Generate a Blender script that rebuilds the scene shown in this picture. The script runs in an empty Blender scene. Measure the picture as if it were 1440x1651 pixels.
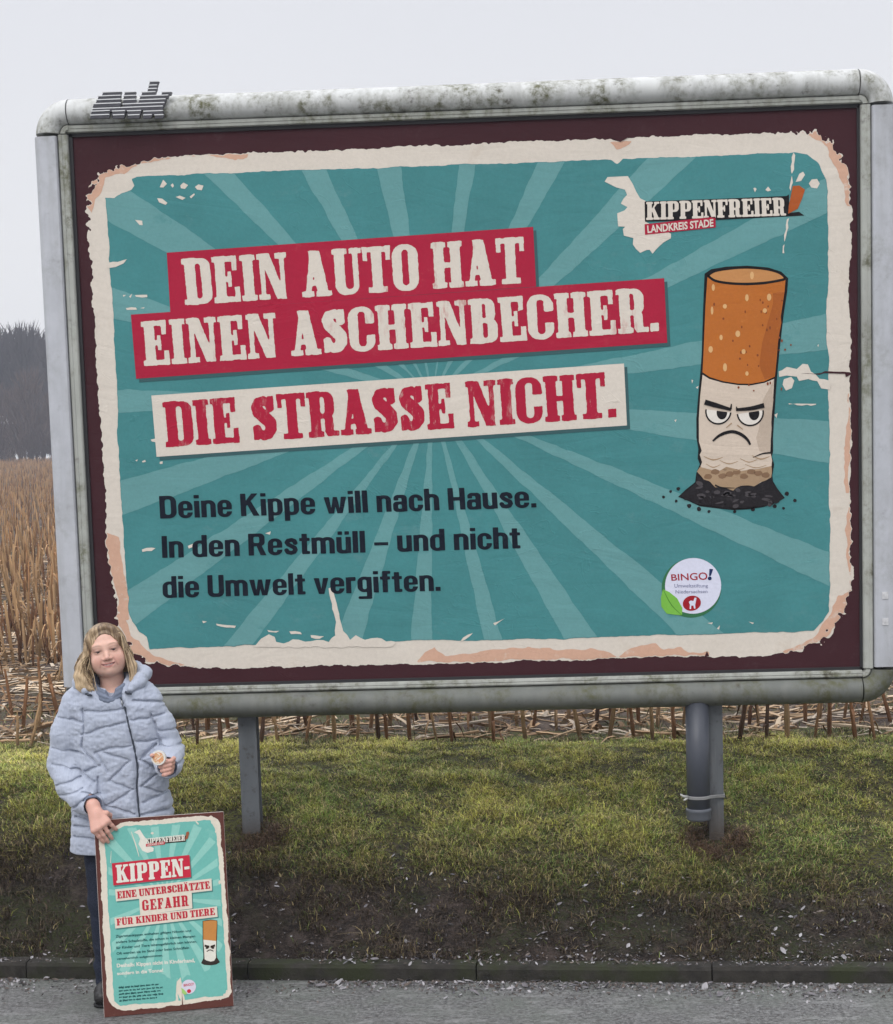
import bpy, bmesh, math, random
import numpy as np
from mathutils import Vector, Matrix

random.seed(11)
rng = np.random.default_rng(11)
SC = bpy.context.scene
COL = SC.collection

# ---------------------------------------------------------------- camera
cam_data = bpy.data.cameras.new("camera")
cam = bpy.data.objects.new("camera", cam_data)
COL.objects.link(cam)
CAM = np.array([0.2289, -8.6153, 2.28])
pitch, roll, yaw = -0.1103, -0.0304, -0.0424
fwd = np.array([math.sin(yaw) * math.cos(pitch), math.cos(yaw) * math.cos(pitch), math.sin(pitch)])
r0 = np.array([math.cos(yaw), -math.sin(yaw), 0.0])
u0 = np.cross(r0, fwd)
cr = r0 * math.cos(roll) + u0 * math.sin(roll)
cu = -r0 * math.sin(roll) + u0 * math.cos(roll)
M = Matrix.Identity(4)
for k in range(3):
    M[k][0], M[k][1], M[k][2], M[k][3] = cr[k], cu[k], -fwd[k], CAM[k]
cam.matrix_world = M
cam_data.sensor_fit = 'VERTICAL'
cam_data.sensor_height = 24.0
cam_data.lens = 3000 / 1651 * 24.0
cam_data.shift_y = 224.5 / 1651
cam_data.clip_start = 0.05
cam_data.clip_end = 2000
SC.camera = cam

# ---------------------------------------------------------------- sky, sun, exposure
SUN_EL, SUN_AZ = math.radians(42), math.radians(200)   # azimuth: direction the light comes from, clockwise from +y
world = bpy.data.worlds.new("World")
SC.world = world
world.use_nodes = True
nt = world.node_tree
nt.nodes.clear()
out = nt.nodes.new('ShaderNodeOutputWorld')
bg = nt.nodes.new('ShaderNodeBackground')
sky = nt.nodes.new('ShaderNodeTexSky')
sky.sky_type = 'NISHITA'
sky.sun_disc = False
sky.sun_elevation = SUN_EL
sky.sun_rotation = SUN_AZ
sky.air_density = 1.0
sky.dust_density = 4.0
tc = nt.nodes.new('ShaderNodeTexCoord')
sep = nt.nodes.new('ShaderNodeSeparateXYZ')
nt.links.new(tc.outputs['Generated'], sep.inputs[0])
ramp = nt.nodes.new('ShaderNodeValToRGB')          # the closed cloud deck: dim at the horizon, bright overhead
cr_ = ramp.color_ramp
cr_.elements[0].position = 0.0
cr_.elements[0].color = (9.0, 9.0, 9.15, 1)
cr_.elements[1].position = 1.0
cr_.elements[1].color = (24, 24, 25, 1)
e_ = cr_.elements.new(0.10); e_.color = (8.8, 8.85, 9.12, 1)
e_ = cr_.elements.new(0.24); e_.color = (8.2, 8.3, 8.75, 1)
e_ = cr_.elements.new(0.50); e_.color = (13, 13.2, 14, 1)
nt.links.new(sep.outputs['Z'], ramp.inputs[0])
cn = nt.nodes.new('ShaderNodeTexNoise')
cn.inputs['Scale'].default_value = 2.2
cn.inputs['Detail'].default_value = 4
nt.links.new(tc.outputs['Generated'], cn.inputs['Vector'])
mr = nt.nodes.new('ShaderNodeMapRange')
mr.inputs['To Min'].default_value = 0.965
mr.inputs['To Max'].default_value = 1.035
nt.links.new(cn.outputs['Fac'], mr.inputs['Value'])
vm = nt.nodes.new('ShaderNodeVectorMath'); vm.operation = 'SCALE'
nt.links.new(ramp.outputs['Color'], vm.inputs[0])
nt.links.new(mr.outputs['Result'], vm.inputs['Scale'])
mix = nt.nodes.new('ShaderNodeMix'); mix.data_type = 'RGBA'
mix.inputs['Factor'].default_value = 0.94
nt.links.new(sky.outputs['Color'], mix.inputs['A'])
nt.links.new(vm.outputs['Vector'], mix.inputs['B'])
nt.links.new(mix.outputs['Result'], bg.inputs['Color'])
bg.inputs['Strength'].default_value = 0.10
nt.links.new(bg.outputs[0], out.inputs['Surface'])

sun_d = bpy.data.lights.new("sun", 'SUN')
sun_d.energy = 1.2
sun_d.angle = math.radians(25)
sun_d.color = (1.0, 0.98, 0.95)
sun = bpy.data.objects.new("sun", sun_d)
COL.objects.link(sun)
sdir = Vector((math.sin(SUN_AZ) * math.cos(SUN_EL), math.cos(SUN_AZ) * math.cos(SUN_EL), math.sin(SUN_EL)))
sun.rotation_euler = sdir.to_track_quat('Z', 'Y').to_euler()
sun.location = (0, -20, 30)

SC.view_settings.view_transform = 'Standard'
SC.view_settings.look = 'None'
SC.view_settings.exposure = 0.0
SC.view_settings.gamma = 1.0
SC.view_settings.use_curve_mapping = False
SC.cycles.max_bounces = 6
SC.cycles.volume_bounces = 0

# ---------------------------------------------------------------- helpers: objects
def tag(o, label=None, cat=None, group=None, kind=None):
    if label: o['label'] = label
    if cat: o['category'] = cat
    if group: o['group'] = group
    if kind: o['kind'] = kind
    return o

def empty(name, loc, label, cat, rot=None, group=None):
    o = bpy.data.objects.new(name, None)
    o.empty_display_size = 0.1
    COL.objects.link(o)
    o.location = loc
    if rot is not None: o.rotation_euler = rot
    return tag(o, label, cat, group)

def link_mesh(name, me, mats, parent=None, smooth=False):
    if not isinstance(mats, (list, tuple)): mats = [mats]
    for m in mats: me.materials.append(m)
    if smooth:
        me.polygons.foreach_set('use_smooth', np.ones(len(me.polygons), dtype=bool))
    me.update()
    o = bpy.data.objects.new(name, me)
    COL.objects.link(o)
    if parent is not None: o.parent = parent
    return o

def mesh_py(name, verts, faces, mats, parent=None, smooth=False, off=(0, 0, 0)):
    """verts in world metres minus off (the parent's place)."""
    v = np.asarray(verts, dtype=float) - np.asarray(off, dtype=float)
    me = bpy.data.meshes.new(name)
    me.from_pydata(v.tolist(), [], [list(map(int, f)) for f in faces])
    return link_mesh(name, me, mats, parent, smooth)

def mesh_np(name, V, F, mats, parent=None, smooth=False, col=None, off=(0, 0, 0)):
    """fast path: V (n,3), F (m,k) with constant k; col = per-point colour"""
    V = np.asarray(V, dtype=np.float32) - np.asarray(off, dtype=np.float32)
    F = np.asarray(F, dtype=np.int32)
    m, k = F.shape
    me = bpy.data.meshes.new(name)
    me.vertices.add(len(V)); me.vertices.foreach_set('co', V.ravel())
    me.loops.add(m * k); me.loops.foreach_set('vertex_index', F.ravel())
    me.polygons.add(m)
    me.polygons.foreach_set('loop_start', np.arange(0, m * k, k, dtype=np.int32))
    me.update(calc_edges=True)
    if col is not None:
        a = me.color_attributes.new('pigment', 'FLOAT_COLOR', 'POINT')
        c = np.ones((len(V), 4), dtype=np.float32); c[:, :3] = col
        a.data.foreach_set('color', c.ravel())
    me.validate()
    return link_mesh(name, me, mats, parent, smooth)

class MB:
    """collects simple solids into one mesh"""
    def __init__(s): s.v = []; s.f = []
    def add(s, V, F):
        b = len(s.v); s.v += [tuple(p) for p in V]; s.f += [tuple(i + b for i in f) for f in F]; return s
    def box(s, x0, x1, y0, y1, z0, z1):
        V = [(x0,y0,z0),(x1,y0,z0),(x1,y1,z0),(x0,y1,z0),(x0,y0,z1),(x1,y0,z1),(x1,y1,z1),(x0,y1,z1)]
        return s.add(V, [(0,3,2,1),(4,5,6,7),(0,1,5,4),(1,2,6,5),(2,3,7,6),(3,0,4,7)])
    def tube(s, pts, rad, n=8, cap=True):
        pts = [np.array(p, float) for p in pts]
        if not hasattr(rad, '__len__'): rad = [rad] * len(pts)
        V = []; F = []
        for i, p in enumerate(pts):
            d = pts[min(i + 1, len(pts) - 1)] - pts[max(i - 1, 0)]
            d = d / (np.linalg.norm(d) + 1e-9)
            a = np.cross(d, [0.31, 0.2, 0.93]); 
            if np.linalg.norm(a) < 0.2: a = np.cross(d, [1, 0, 0.1])
            a /= np.linalg.norm(a); b = np.cross(d, a)
            for k in range(n):
                t = 2 * math.pi * k / n
                V.append(p + rad[i] * (a * math.cos(t) + b * math.sin(t)))
        for i in range(len(pts) - 1):
            for k in range(n):
                F.append((i*n+k, i*n+(k+1)%n, (i+1)*n+(k+1)%n, (i+1)*n+k))
        if cap:
            F.append(tuple(range(n))[::-1]); F.append(tuple((len(pts)-1)*n+k for k in range(n)))
        return s.add(V, F)
    def lathe(s, prof, c, axis='z', n=40):
        """prof: (r, h) pairs"""
        V = []; F = []
        for r, h in prof:
            for k in range(n):
                t = 2*math.pi*k/n
                x, y = r*math.cos(t), r*math.sin(t)
                V.append((c[0]+x, c[1]+y, c[2]+h) if axis == 'z' else (c[0]+x, c[1]-h, c[2]+y))
        for i in range(len(prof)-1):
            for k in range(n):
                F.append((i*n+k, i*n+(k+1)%n, (i+1)*n+(k+1)%n, (i+1)*n+k))
        F.append(tuple(range(n))[::-1]); F.append(tuple((len(prof)-1)*n+k for k in range(n)))
        return s.add(V, F)
    def build(s, name, mats, parent=None, smooth=False, off=(0,0,0), bevel=0):
        o = mesh_py(name, s.v, s.f, mats, parent, smooth, off)
        if bevel:
            bm = bmesh.new(); bm.from_mesh(o.data)
            bmesh.ops.recalc_face_normals(bm, faces=bm.faces)
            bmesh.ops.bevel(bm, geom=list(bm.edges), offset=bevel, segments=2, affect='EDGES', profile=0.6)
            bm.to_mesh(o.data); bm.free()
        return o

# ---------------------------------------------------------------- helpers: noise in numpy
def _hash(ix, iy, seed):
    h = (ix.astype(np.int64) * 374761393 + iy.astype(np.int64) * 668265263 + seed * 974634777) & 0xFFFFFFFF
    h = ((h ^ (h >> 13)) * 1274126177) & 0xFFFFFFFF
    h = h ^ (h >> 16)
    return (h & 0xFFFF) / 65535.0

def vn(x, y, seed=0):
    x = np.asarray(x, float); y = np.asarray(y, float)
    ix = np.floor(x); iy = np.floor(y)
    fx = x - ix; fy = y - iy
    fx = fx * fx * (3 - 2 * fx); fy = fy * fy * (3 - 2 * fy)
    a = _hash(ix, iy, seed); b = _hash(ix + 1, iy, seed)
    c = _hash(ix, iy + 1, seed); d = _hash(ix + 1, iy + 1, seed)
    return (a * (1 - fx) + b * fx) * (1 - fy) + (c * (1 - fx) + d * fx) * fy   # 0..1

def fbm(x, y, seed=0, oct=4):
    s = 0; a = 0.5; t = 0
    for o in range(oct):
        s = s + a * (vn(x * 2**o, y * 2**o, seed + o * 17) - 0.5); t += a; a *= 0.55
    return s / t * 2     # about -1..1

# ---------------------------------------------------------------- helpers: materials
def srgb(r, g, b):
    f = lambda c: (c / 255 / 12.92) if c / 255 <= 0.04045 else ((c / 255 + 0.055) / 1.055) ** 2.4
    return (f(r), f(g), f(b))

class Mat:
    def __init__(s, name, rough=0.6, spec=0.4, metal=0.0):
        s.m = bpy.data.materials.new(name); s.m.use_nodes = True
        s.t = s.m.node_tree; s.b = s.t.nodes['Principled BSDF']
        s.b.inputs['Roughness'].default_value = rough
        s.b.inputs['Specular IOR Level'].default_value = spec
        s.b.inputs['Metallic'].default_value = metal
        s._tc = None
    def tc(s):
        if not s._tc: s._tc = s.t.nodes.new('ShaderNodeTexCoord')
        return s._tc.outputs['Object']
    def noise(s, scale=5, detail=4, rough=0.6, stretch=None, dist=0.0, out='Fac', loc=(0, 0, 0)):
        mp = s.t.nodes.new('ShaderNodeMapping')
        mp.inputs['Scale'].default_value = stretch or (1, 1, 1)
        mp.inputs['Location'].default_value = loc
        s.t.links.new(s.tc(), mp.inputs['Vector'])
        n = s.t.nodes.new('ShaderNodeTexNoise')
        n.inputs['Scale'].default_value = scale; n.inputs['Detail'].default_value = detail
        n.inputs['Roughness'].default_value = rough; n.inputs['Distortion'].default_value = dist
        s.t.links.new(mp.outputs[0], n.inputs['Vector'])
        return n.outputs[out]
    def range(s, v, a, b, c=0.0, d=1.0, smooth=False):
        n = s.t.nodes.new('ShaderNodeMapRange')
        if smooth: n.interpolation_type = 'SMOOTHSTEP'
        for k, x in zip(('From Min', 'From Max', 'To Min', 'To Max'), (a, b, c, d)): n.inputs[k].default_value = x
        s.t.links.new(v, n.inputs['Value']); return n.outputs['Result']
    def math(s, op, a, b):
        n = s.t.nodes.new('ShaderNodeMath'); n.operation = op
        for i, x in enumerate((a, b)):
            if isinstance(x, (int, float)): n.inputs[i].default_value = x
            else: s.t.links.new(x, n.inputs[i])
        return n.outputs[0]
    def mix(s, fac, a, b, mode='MIX'):
        n = s.t.nodes.new('ShaderNodeMix'); n.data_type = 'RGBA'; n.blend_type = mode
        for key, x in (('Factor', fac), ('A', a), ('B', b)):
            if isinstance(x, (int, float)): n.inputs[key].default_value = x
            elif isinstance(x, tuple): n.inputs[key].default_value = (*x[:3], 1)
            else: s.t.links.new(x, n.inputs[key])
        return n.outputs['Result']
    def attr(s, name='pigment'):
        n = s.t.nodes.new('ShaderNodeAttribute'); n.attribute_name = name; return n.outputs['Color']
    def color(s, c):
        if isinstance(c, tuple): s.b.inputs['Base Color'].default_value = (*c[:3], 1)
        else: s.t.links.new(c, s.b.inputs['Base Color'])
        return s
    def vary(s, c, amt=0.25, scale=4, detail=5, stretch=None, loc=(0,0,0)):
        """colour c multiplied by a soft noise"""
        n = s.noise(scale, detail, 0.6, stretch, loc=loc)
        lo, hi = 1 - amt, 1 + amt
        g = s.range(n, 0.25, 0.75, lo, hi)
        cb = s.t.nodes.new('ShaderNodeCombineColor')
        for k in range(3): s.t.links.new(g, cb.inputs[k])
        return s.mix(1.0, c, cb.outputs[0], 'MULTIPLY')
    def roughness(s, v): s.t.links.new(v, s.b.inputs['Roughness']); return s
    def bump(s, v, strength=0.3, dist=0.01):
        n = s.t.nodes.new('ShaderNodeBump'); n.inputs['Strength'].default_value = strength
        n.inputs['Distance'].default_value = dist
        s.t.links.new(v, n.inputs['Height'])
        prev = s.b.inputs['Normal'].links
        if prev: s.t.links.new(prev[0].from_socket, n.inputs['Normal'])
        s.t.links.new(n.outputs[0], s.b.inputs['Normal']); return s

# ---------------------------------------------------------------- helpers: flat printed shapes
def sdpoly(X, Y, pts):
    pts = np.asarray(pts, float)
    d = np.full(X.shape, 1e9); s = np.ones(X.shape, bool)
    n = len(pts)
    for i in range(n):
        a = pts[i]; b = pts[i - 1]
        ex, ey = b - a
        wx = X - a[0]; wy = Y - a[1]
        t = np.clip((wx * ex + wy * ey) / (ex * ex + ey * ey + 1e-12), 0, 1)
        d = np.minimum(d, (wx - ex * t) ** 2 + (wy - ey * t) ** 2)
        c1 = Y >= a[1]; c2 = Y < b[1]; c3 = ex * wy > ey * wx
        flip = (c1 & c2 & c3) | (~c1 & ~c2 & ~c3)
        s = s ^ flip
    return np.where(s, 1, -1) * np.sqrt(d)

def fill(F, x0, y0, h):
    """mesh of the area F<0 on a grid (rows = y): marching squares with the solid rows merged"""
    ny, nx = F.shape
    I = F < 0
    V = []; key = {}
    def corner(j, i):
        k = (0, j, i)
        if k not in key: key[k] = len(V); V.append((x0 + i * h, y0 + j * h))
        return key[k]
    def cross(j, i, j2, i2):
        if (j2, i2) < (j, i): j, i, j2, i2 = j2, i2, j, i
        k = (1, j, i, j2, i2)
        if k not in key:
            a, b = F[j, i], F[j2, i2]; t = a / (a - b)
            key[k] = len(V); V.append((x0 + (i + (i2 - i) * t) * h, y0 + (j + (j2 - j) * t) * h))
        return key[k]
    cnt = I[:-1, :-1].astype(int) + I[1:, :-1] + I[:-1, 1:] + I[1:, 1:]
    faces = []
    for j in range(ny - 1):
        full = np.flatnonzero(cnt[j] == 4)
        if len(full):
            for r in np.split(full, np.flatnonzero(np.diff(full) > 1) + 1):
                a, b = r[0], r[-1] + 1
                faces.append((corner(j, a), corner(j, b), corner(j + 1, b), corner(j + 1, a)))
        for i in np.flatnonzero((cnt[j] > 0) & (cnt[j] < 4)):
            cs = ((j, i), (j, i + 1), (j + 1, i + 1), (j + 1, i)); poly = []
            for k in range(4):
                p, q = cs[k], cs[(k + 1) % 4]
                if I[p]: poly.append(corner(*p))
                if I[p] != I[q]: poly.append(cross(*p, *q))
            if len(poly) >= 3: faces.append(tuple(poly))
    return V, faces

def smin(a, b, k):
    h = np.clip(0.5 + 0.5 * (b - a) / k, 0, 1)
    return b * (1 - h) + a * h - k * h * (1 - h)

def rag(pts, step=0.03, amp=0.006, seed=0):
    """subdivide a closed outline and roughen it"""
    r = random.Random(seed); o = []
    for i in range(len(pts)):
        a, b = pts[i], pts[(i + 1) % len(pts)]
        L = math.hypot(b[0]-a[0], b[1]-a[1]); n = max(1, int(L / step))
        for k in range(n):
            t = k / n; j = amp if k else amp * 0.4
            o.append((a[0]+(b[0]-a[0])*t + r.uniform(-j, j), a[1]+(b[1]-a[1])*t + r.uniform(-j, j)))
    return o

def bil(q, s, t):
    """quad q = TL, TR, BR, BL; s to the right, t downwards"""
    q = np.asarray(q, float); s = np.asarray(s)[:, None]; t = np.asarray(t)[:, None]
    return (q[0]*(1-s)+q[1]*s)*(1-t) + (q[3]*(1-s)+q[2]*s)*t

# ---------------------------------------------------------------- slab-serif wood-type letters
def glyph_fields(ch, X, Y):
    """signed distance of a letter in cap-height units, y up"""
    def box(x0, x1, y0, y1, r=0.0):
        cx, cy, hx, hy = (x0+x1)/2, (y0+y1)/2, (x1-x0)/2-r, (y1-y0)/2-r
        qx = np.abs(X-cx)-hx; qy = np.abs(Y-cy)-hy
        return np.hypot(np.maximum(qx, 0), np.maximum(qy, 0)) + np.minimum(np.maximum(qx, qy), 0) - r
    def seg(ax, ay, bx, by, w):
        return sdpoly(X, Y, _bar(ax, ay, bx, by, w))
    def U(*a):
        r = a[0]
        for b in a[1:]: r = smin(r, b, 0.035)
        return r
    def sub(a, b): return np.maximum(a, -b)
    S = 0.235; T = 0.115
    stem = lambda x: box(x, x+S, 0, 1)
    sf = lambda x0, x1, y: box(x0, x1, y, y+T)
    def para(x0, x1, x2, x3):        # slanted bar: x0..x1 at the foot, x2..x3 at the top
        return sdpoly(X, Y, [(x0, 0), (x1, 0), (x3, 1), (x2, 1)])
    if ch in 'ÄÜ':
        base, w = glyph_fields('A' if ch == 'Ä' else 'U', X, Y)
        return np.minimum(base, np.minimum(box(w/2-0.21, w/2-0.05, 1.06, 1.2, .05), box(w/2+0.05, w/2+0.21, 1.06, 1.2, .05))), w
    if ch == 'I': return U(stem(.06), sf(0, .355, 0), sf(0, .355, 1-T)), .355
    if ch == 'D':
        b = sub(box(.0, .66, 0, 1, .2), box(.295, .43, .115, .885, .07))
        b = np.maximum(b, -(X - .15))
        return U(b, stem(.06), sf(0, .3, 0), sf(0, .3, 1-T)), .66
    if ch == 'O': return sub(box(0, .6, -.01, 1.01, .26), box(.225, .375, .11, .89, .075)), .6
    if ch in 'CG':
        o = sub(box(0, .6, -.01, 1.01, .26), box(.225, .4, .11, .89, .08))
        if ch == 'C':
            o = sub(o, box(.32, .8, .36, .64))
            return U(o, box(.4, .585, .62, .84, .03)), .6
        o = sub(o, box(.32, .8, .46, .66))
        return U(o, box(.4, .62, .02, .46, .02), box(.33, .66, .4, .5), box(.4, .585, .66, .86, .03)), .66
    if ch == 'S':
        P = [(.44,.70),(.42,.82),(.31,.89),(.19,.85),(.145,.74),(.19,.63),(.33,.5),(.43,.38),(.44,.25),(.37,.14),(.26,.105),(.16,.16),(.12,.28)]
        R = [.085,.09,.1,.115,.13,.14,.145,.14,.13,.115,.105,.095,.085]
        d = np.full(X.shape, 9.0)
        for i in range(len(P)-1):
            ax, ay = P[i]; bx, by = P[i+1]
            t = np.clip(((X-ax)*(bx-ax)+(Y-ay)*(by-ay))/((bx-ax)**2+(by-ay)**2), 0, 1)
            d = np.minimum(d, np.hypot(X-ax-(bx-ax)*t, Y-ay-(by-ay)*t) - (R[i]+(R[i+1]-R[i])*t))
        return U(d, box(.4, .54, .66, .98, .02), box(.03, .15, .02, .33, .02)), .58
    if ch in 'EF':
        a = [stem(.06), sf(0, .56, 1-T), box(.46, .57, .68, 1), sf(.2, .42, .445), box(.35, .43, .33, .67)]
        a += [sf(0, .6, 0), box(.49, .61, 0, .32)] if ch == 'E' else [sf(0, .38, 0)]
        return U(*a), .61 if ch == 'E' else .58
    if ch == 'H': return U(stem(.05), stem(.43), sf(0, .335, 0), sf(0, .335, 1-T), sf(.38, .715, 0), sf(.38, .715, 1-T), sf(.2, .5, .44)), .715
    if ch == 'N':
        return U(box(.06, .17, 0, 1), box(.52, .63, 0, 1), sdpoly(X, Y, [(.06, 1), (.30, 1), (.63, 0), (.42, 0)]), sf(0, .26, 0), sf(0, .25, 1-T), sf(.42, .69, 1-T)), .69
    if ch == 'A':
        return U(para(.07, .2, .25, .37), para(.38, .63, .2, .46), sf(.15, .5, .24), sf(0, .28, 0), sf(.33, .7, 0)), .7
    if ch == 'U':
        b = sub(box(.05, .6, -.01, 1.3, .22), box(.285, .47, .115, 1.4, .08)); b = np.maximum(b, Y-1)
        return U(b, sf(0, .35, 1-T), sf(.4, .68, 1-T)), .67
    if ch == 'T': return U(stem(.2), sf(.1, .535, 0), sf(0, .635, 1-T), box(0, .1, .70, 1), box(.535, .635, .70, 1)), .635
    if ch in 'BPR':
        if ch == 'B':
            p = np.minimum(box(-.2, .6, .45, 1, .17), box(-.2, .64, 0, .56, .18))
            p = sub(sub(p, box(.295, .39, .56, .89, .05)), box(.295, .41, .11, .45, .05)); w = .64
        else:
            p = sub(box(-.2, .62, .40, 1, .2), box(.295, .40, .51, .89, .06)); w = .64
        p = np.maximum(p, -(X - .15))
        a = [p, stem(.06), sf(0, .35 if ch != 'B' else .3, 0), sf(0, .3, 1-T)]
        if ch == 'R':
            a += [box(.38, .58, .04, .47, .08), box(.42, .7, 0, T, .03)]; w = .7
        return U(*a), w
    if ch == 'K':
        return U(stem(.06), sf(0, .355, 0), sf(0, .355, 1-T), sdpoly(X, Y, [(.25, .38), (.25, .52), (.5, .95), (.62, .95)]),
                 sdpoly(X, Y, [(.3, .56), (.42, .68), (.68, .05), (.44, .05)]), sf(.38, .72, 0), sf(.42, .7, 1-T)), .72
    if ch == 'Z':
        return U(sf(.02, .56, 1-T), sf(0, .6, 0), box(.02, .12, .72, 1), box(.49, .6, 0, .3), sdpoly(X, Y, [(.02, .04), (.26, .04), (.57, .96), (.33, .96)])), .6
    if ch == '.': return box(0, .19, 0, .19, .02), .19
    if ch == '-': return box(0, .3, .36, .52, .01), .3
    return None, .25

def _bar(ax, ay, bx, by, w):
    d = np.array([bx-ax, by-ay]); d /= np.linalg.norm(d); n = np.array([-d[1], d[0]])*w/2
    return [(ax+n[0], ay+n[1]), (bx+n[0], by+n[1]), (bx-n[0], by-n[1]), (ax-n[0], ay-n[1])]

def grot_fields(ch, X, Y):
    """bold condensed grotesque letters, cap height 1"""
    def box(x0, x1, y0, y1, r=0.0):
        cx, cy, hx, hy = (x0+x1)/2, (y0+y1)/2, (x1-x0)/2-r, (y1-y0)/2-r
        qx = np.abs(X-cx)-hx; qy = np.abs(Y-cy)-hy
        return np.hypot(np.maximum(qx, 0), np.maximum(qy, 0)) + np.minimum(np.maximum(qx, qy), 0) - r
    U = lambda *a: np.minimum.reduce(a)
    sub = lambda a, b: np.maximum(a, -b)
    poly = lambda p: sdpoly(X, Y, p)
    h = .74; s = .2
    ring = lambda x1, y1, y0=-.015: sub(box(0, x1, y0, y1, .255), box(s, x1-s, y0+.14, y1-.14, .068))
    arch = lambda x0, x1: np.maximum(sub(box(x0, x1, -.6, h+.015, min(.24, (x1-x0)/2-.01)), box(x0+s, x1-s, -.6, h-.14, .06)), -Y)
    if ch in 'iIl': return (U(box(0, s, 0, h), box(0, s, .85, 1)) if ch == 'i' else box(0, s, 0, 1)), s
    if ch == 'D': return sub(U(box(0, .3, 0, 1), box(0, .63, 0, 1, .28)), box(s, .42, .16, .84, .09)), .63
    if ch == 'H': return U(box(0, s, 0, 1), box(.43, .63, 0, 1), box(.1, .5, .42, .58)), .63
    if ch == 'U': return np.maximum(sub(box(0, .63, -.015, 1.5, .23), box(s, .43, .15, 1.5, .07)), Y-1), .63
    if ch == 'K': return U(box(0, s, 0, 1), poly([(.15, .38), (.15, .6), (.42, 1), (.66, 1)]), poly([(.24, .52), (.37, .7), (.69, 0), (.46, 0)])), .69
    if ch == 'R': return U(sub(U(box(0, .3, .42, 1), box(0, .61, .42, 1, .18)), box(s, .41, .57, .85, .05)), box(0, s, 0, 1), poly([(.28, .5), (.48, .5), (.50, .42), (.66, 0), (.44, 0)])), .66
    if ch == 'e': return U(sub(ring(.54, h+.015), box(.27, .8, .235, .325)), box(.1, .54, .325, .43, .01)), .54
    if ch == 'c': return sub(ring(.53, h+.015), box(.3, .8, .28, .46)), .52
    if ch in 'nh': return U(box(0, s, 0, h if ch == 'n' else 1), arch(0, .545)), .545
    if ch == 'm': return U(box(0, s, 0, h), arch(0, .53), arch(.33, .86)), .86
    if ch in 'uü':
        d = U(np.maximum(sub(box(0, .545, -.015, 1.5, .19), box(s, .345, .14, 1.5, .06)), Y-h), box(.345, .545, 0, h))
        return (U(d, box(.06, .23, .84, 1), box(.315, .485, .84, 1)) if ch == 'ü' else d), .545
    if ch == 'p': return U(ring(.55, h+.015), box(0, s, -.27, h)), .55
    if ch == 'd': return U(ring(.55, h+.015), box(.35, .55, 0, 1)), .55
    if ch == 'g': return U(ring(.55, h+.015, .03), box(.35, .55, -.16, h), box(.02, .55, -.29, -.16, .06)), .55
    if ch == 'a': return U(box(.325, .525, 0, .6), sub(box(.03, .525, .3, h+.015, .16), box(-.2, .325, .2, h-.135, .05)), box(.03, .21, .5, .66, .03), sub(box(0, .5, -.015, .45, .15), box(.19, .325, .12, .32, .05))), .525
    if ch == 's':
        P = [(.42,.52),(.39,.62),(.29,.665),(.16,.64),(.11,.55),(.16,.46),(.27,.385),(.39,.31),(.42,.21),(.37,.11),(.26,.075),(.14,.10),(.09,.20)]
        d = np.full(X.shape, 9.0)
        for (ax, ay), (bx, by) in zip(P, P[1:]):
            t = np.clip(((X-ax)*(bx-ax)+(Y-ay)*(by-ay))/((bx-ax)**2+(by-ay)**2), 0, 1)
            d = np.minimum(d, np.hypot(X-ax-(bx-ax)*t, Y-ay-(by-ay)*t) - .088)
        return d, .51
    if ch == 't': return U(box(.09, .29, .05, .93), box(0, .39, .60, h), box(.09, .39, 0, .14, .04)), .39
    if ch == 'f': return U(box(.09, .29, 0, .9), box(0, .39, .60, h), box(.09, .41, .86, 1.0, .05)), .39
    if ch == 'r': return U(box(0, s, 0, h), box(.1, .38, .57, h+.01, .03)), .38
    if ch == 'v': return poly([(0, h), (.21, h), (.285, .22), (.36, h), (.57, h), (.39, 0), (.18, 0)]), .57
    if ch == 'w': return U(poly([(0, h), (.2, h), (.265, .2), (.34, h), (.5, h), (.36, 0), (.16, 0)]), poly([(.34, h), (.5, h), (.575, .2), (.64, h), (.84, h), (.68, 0), (.48, 0)])), .84
    if ch == '.': return box(0, .19, 0, .19), .19
    if ch == '–': return box(0, .52, .31, .45), .52
    return None, .25

def slab_text(text, quad, res=70, rough=0.012, gap=0.035, seed=1, fields=None):
    """letters set in a line and fitted in the quad (cap height = quad height)"""
    h = 1.0 / res; x = 0; VV = []; FF = []
    for n, ch in enumerate(text):
        if ch == ' ': x += 0.27; continue
        top = 1.26 if ch in 'ÄÜ' else 1.08
        y0 = -.36 if fields else -.06
        ny = int((top - y0) / h)
        gx = np.arange(int(1.0 / h)) * h - 0.06; gy = np.arange(ny) * h + y0
        X, Y = np.meshgrid(gx, gy)
        Xn = X + x
        F, w = (fields or glyph_fields)(ch, X, Y)
        F = F + rough * fbm(Xn * 9, Y * 9 + seed * 31, seed, 4) + rough * 0.5 * fbm(Xn * 34, Y * 34, seed + 5, 2)
        V, fs = fill(F, -0.06, y0, h)
        b = len(VV); VV += [(px + x, py) for px, py in V]; FF += [tuple(i + b for i in f) for f in fs]
        x += w + gap
    VV = np.array(VV); total = x - gap
    return bil(quad, VV[:, 0] / total, 1 - VV[:, 1]), FF

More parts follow.
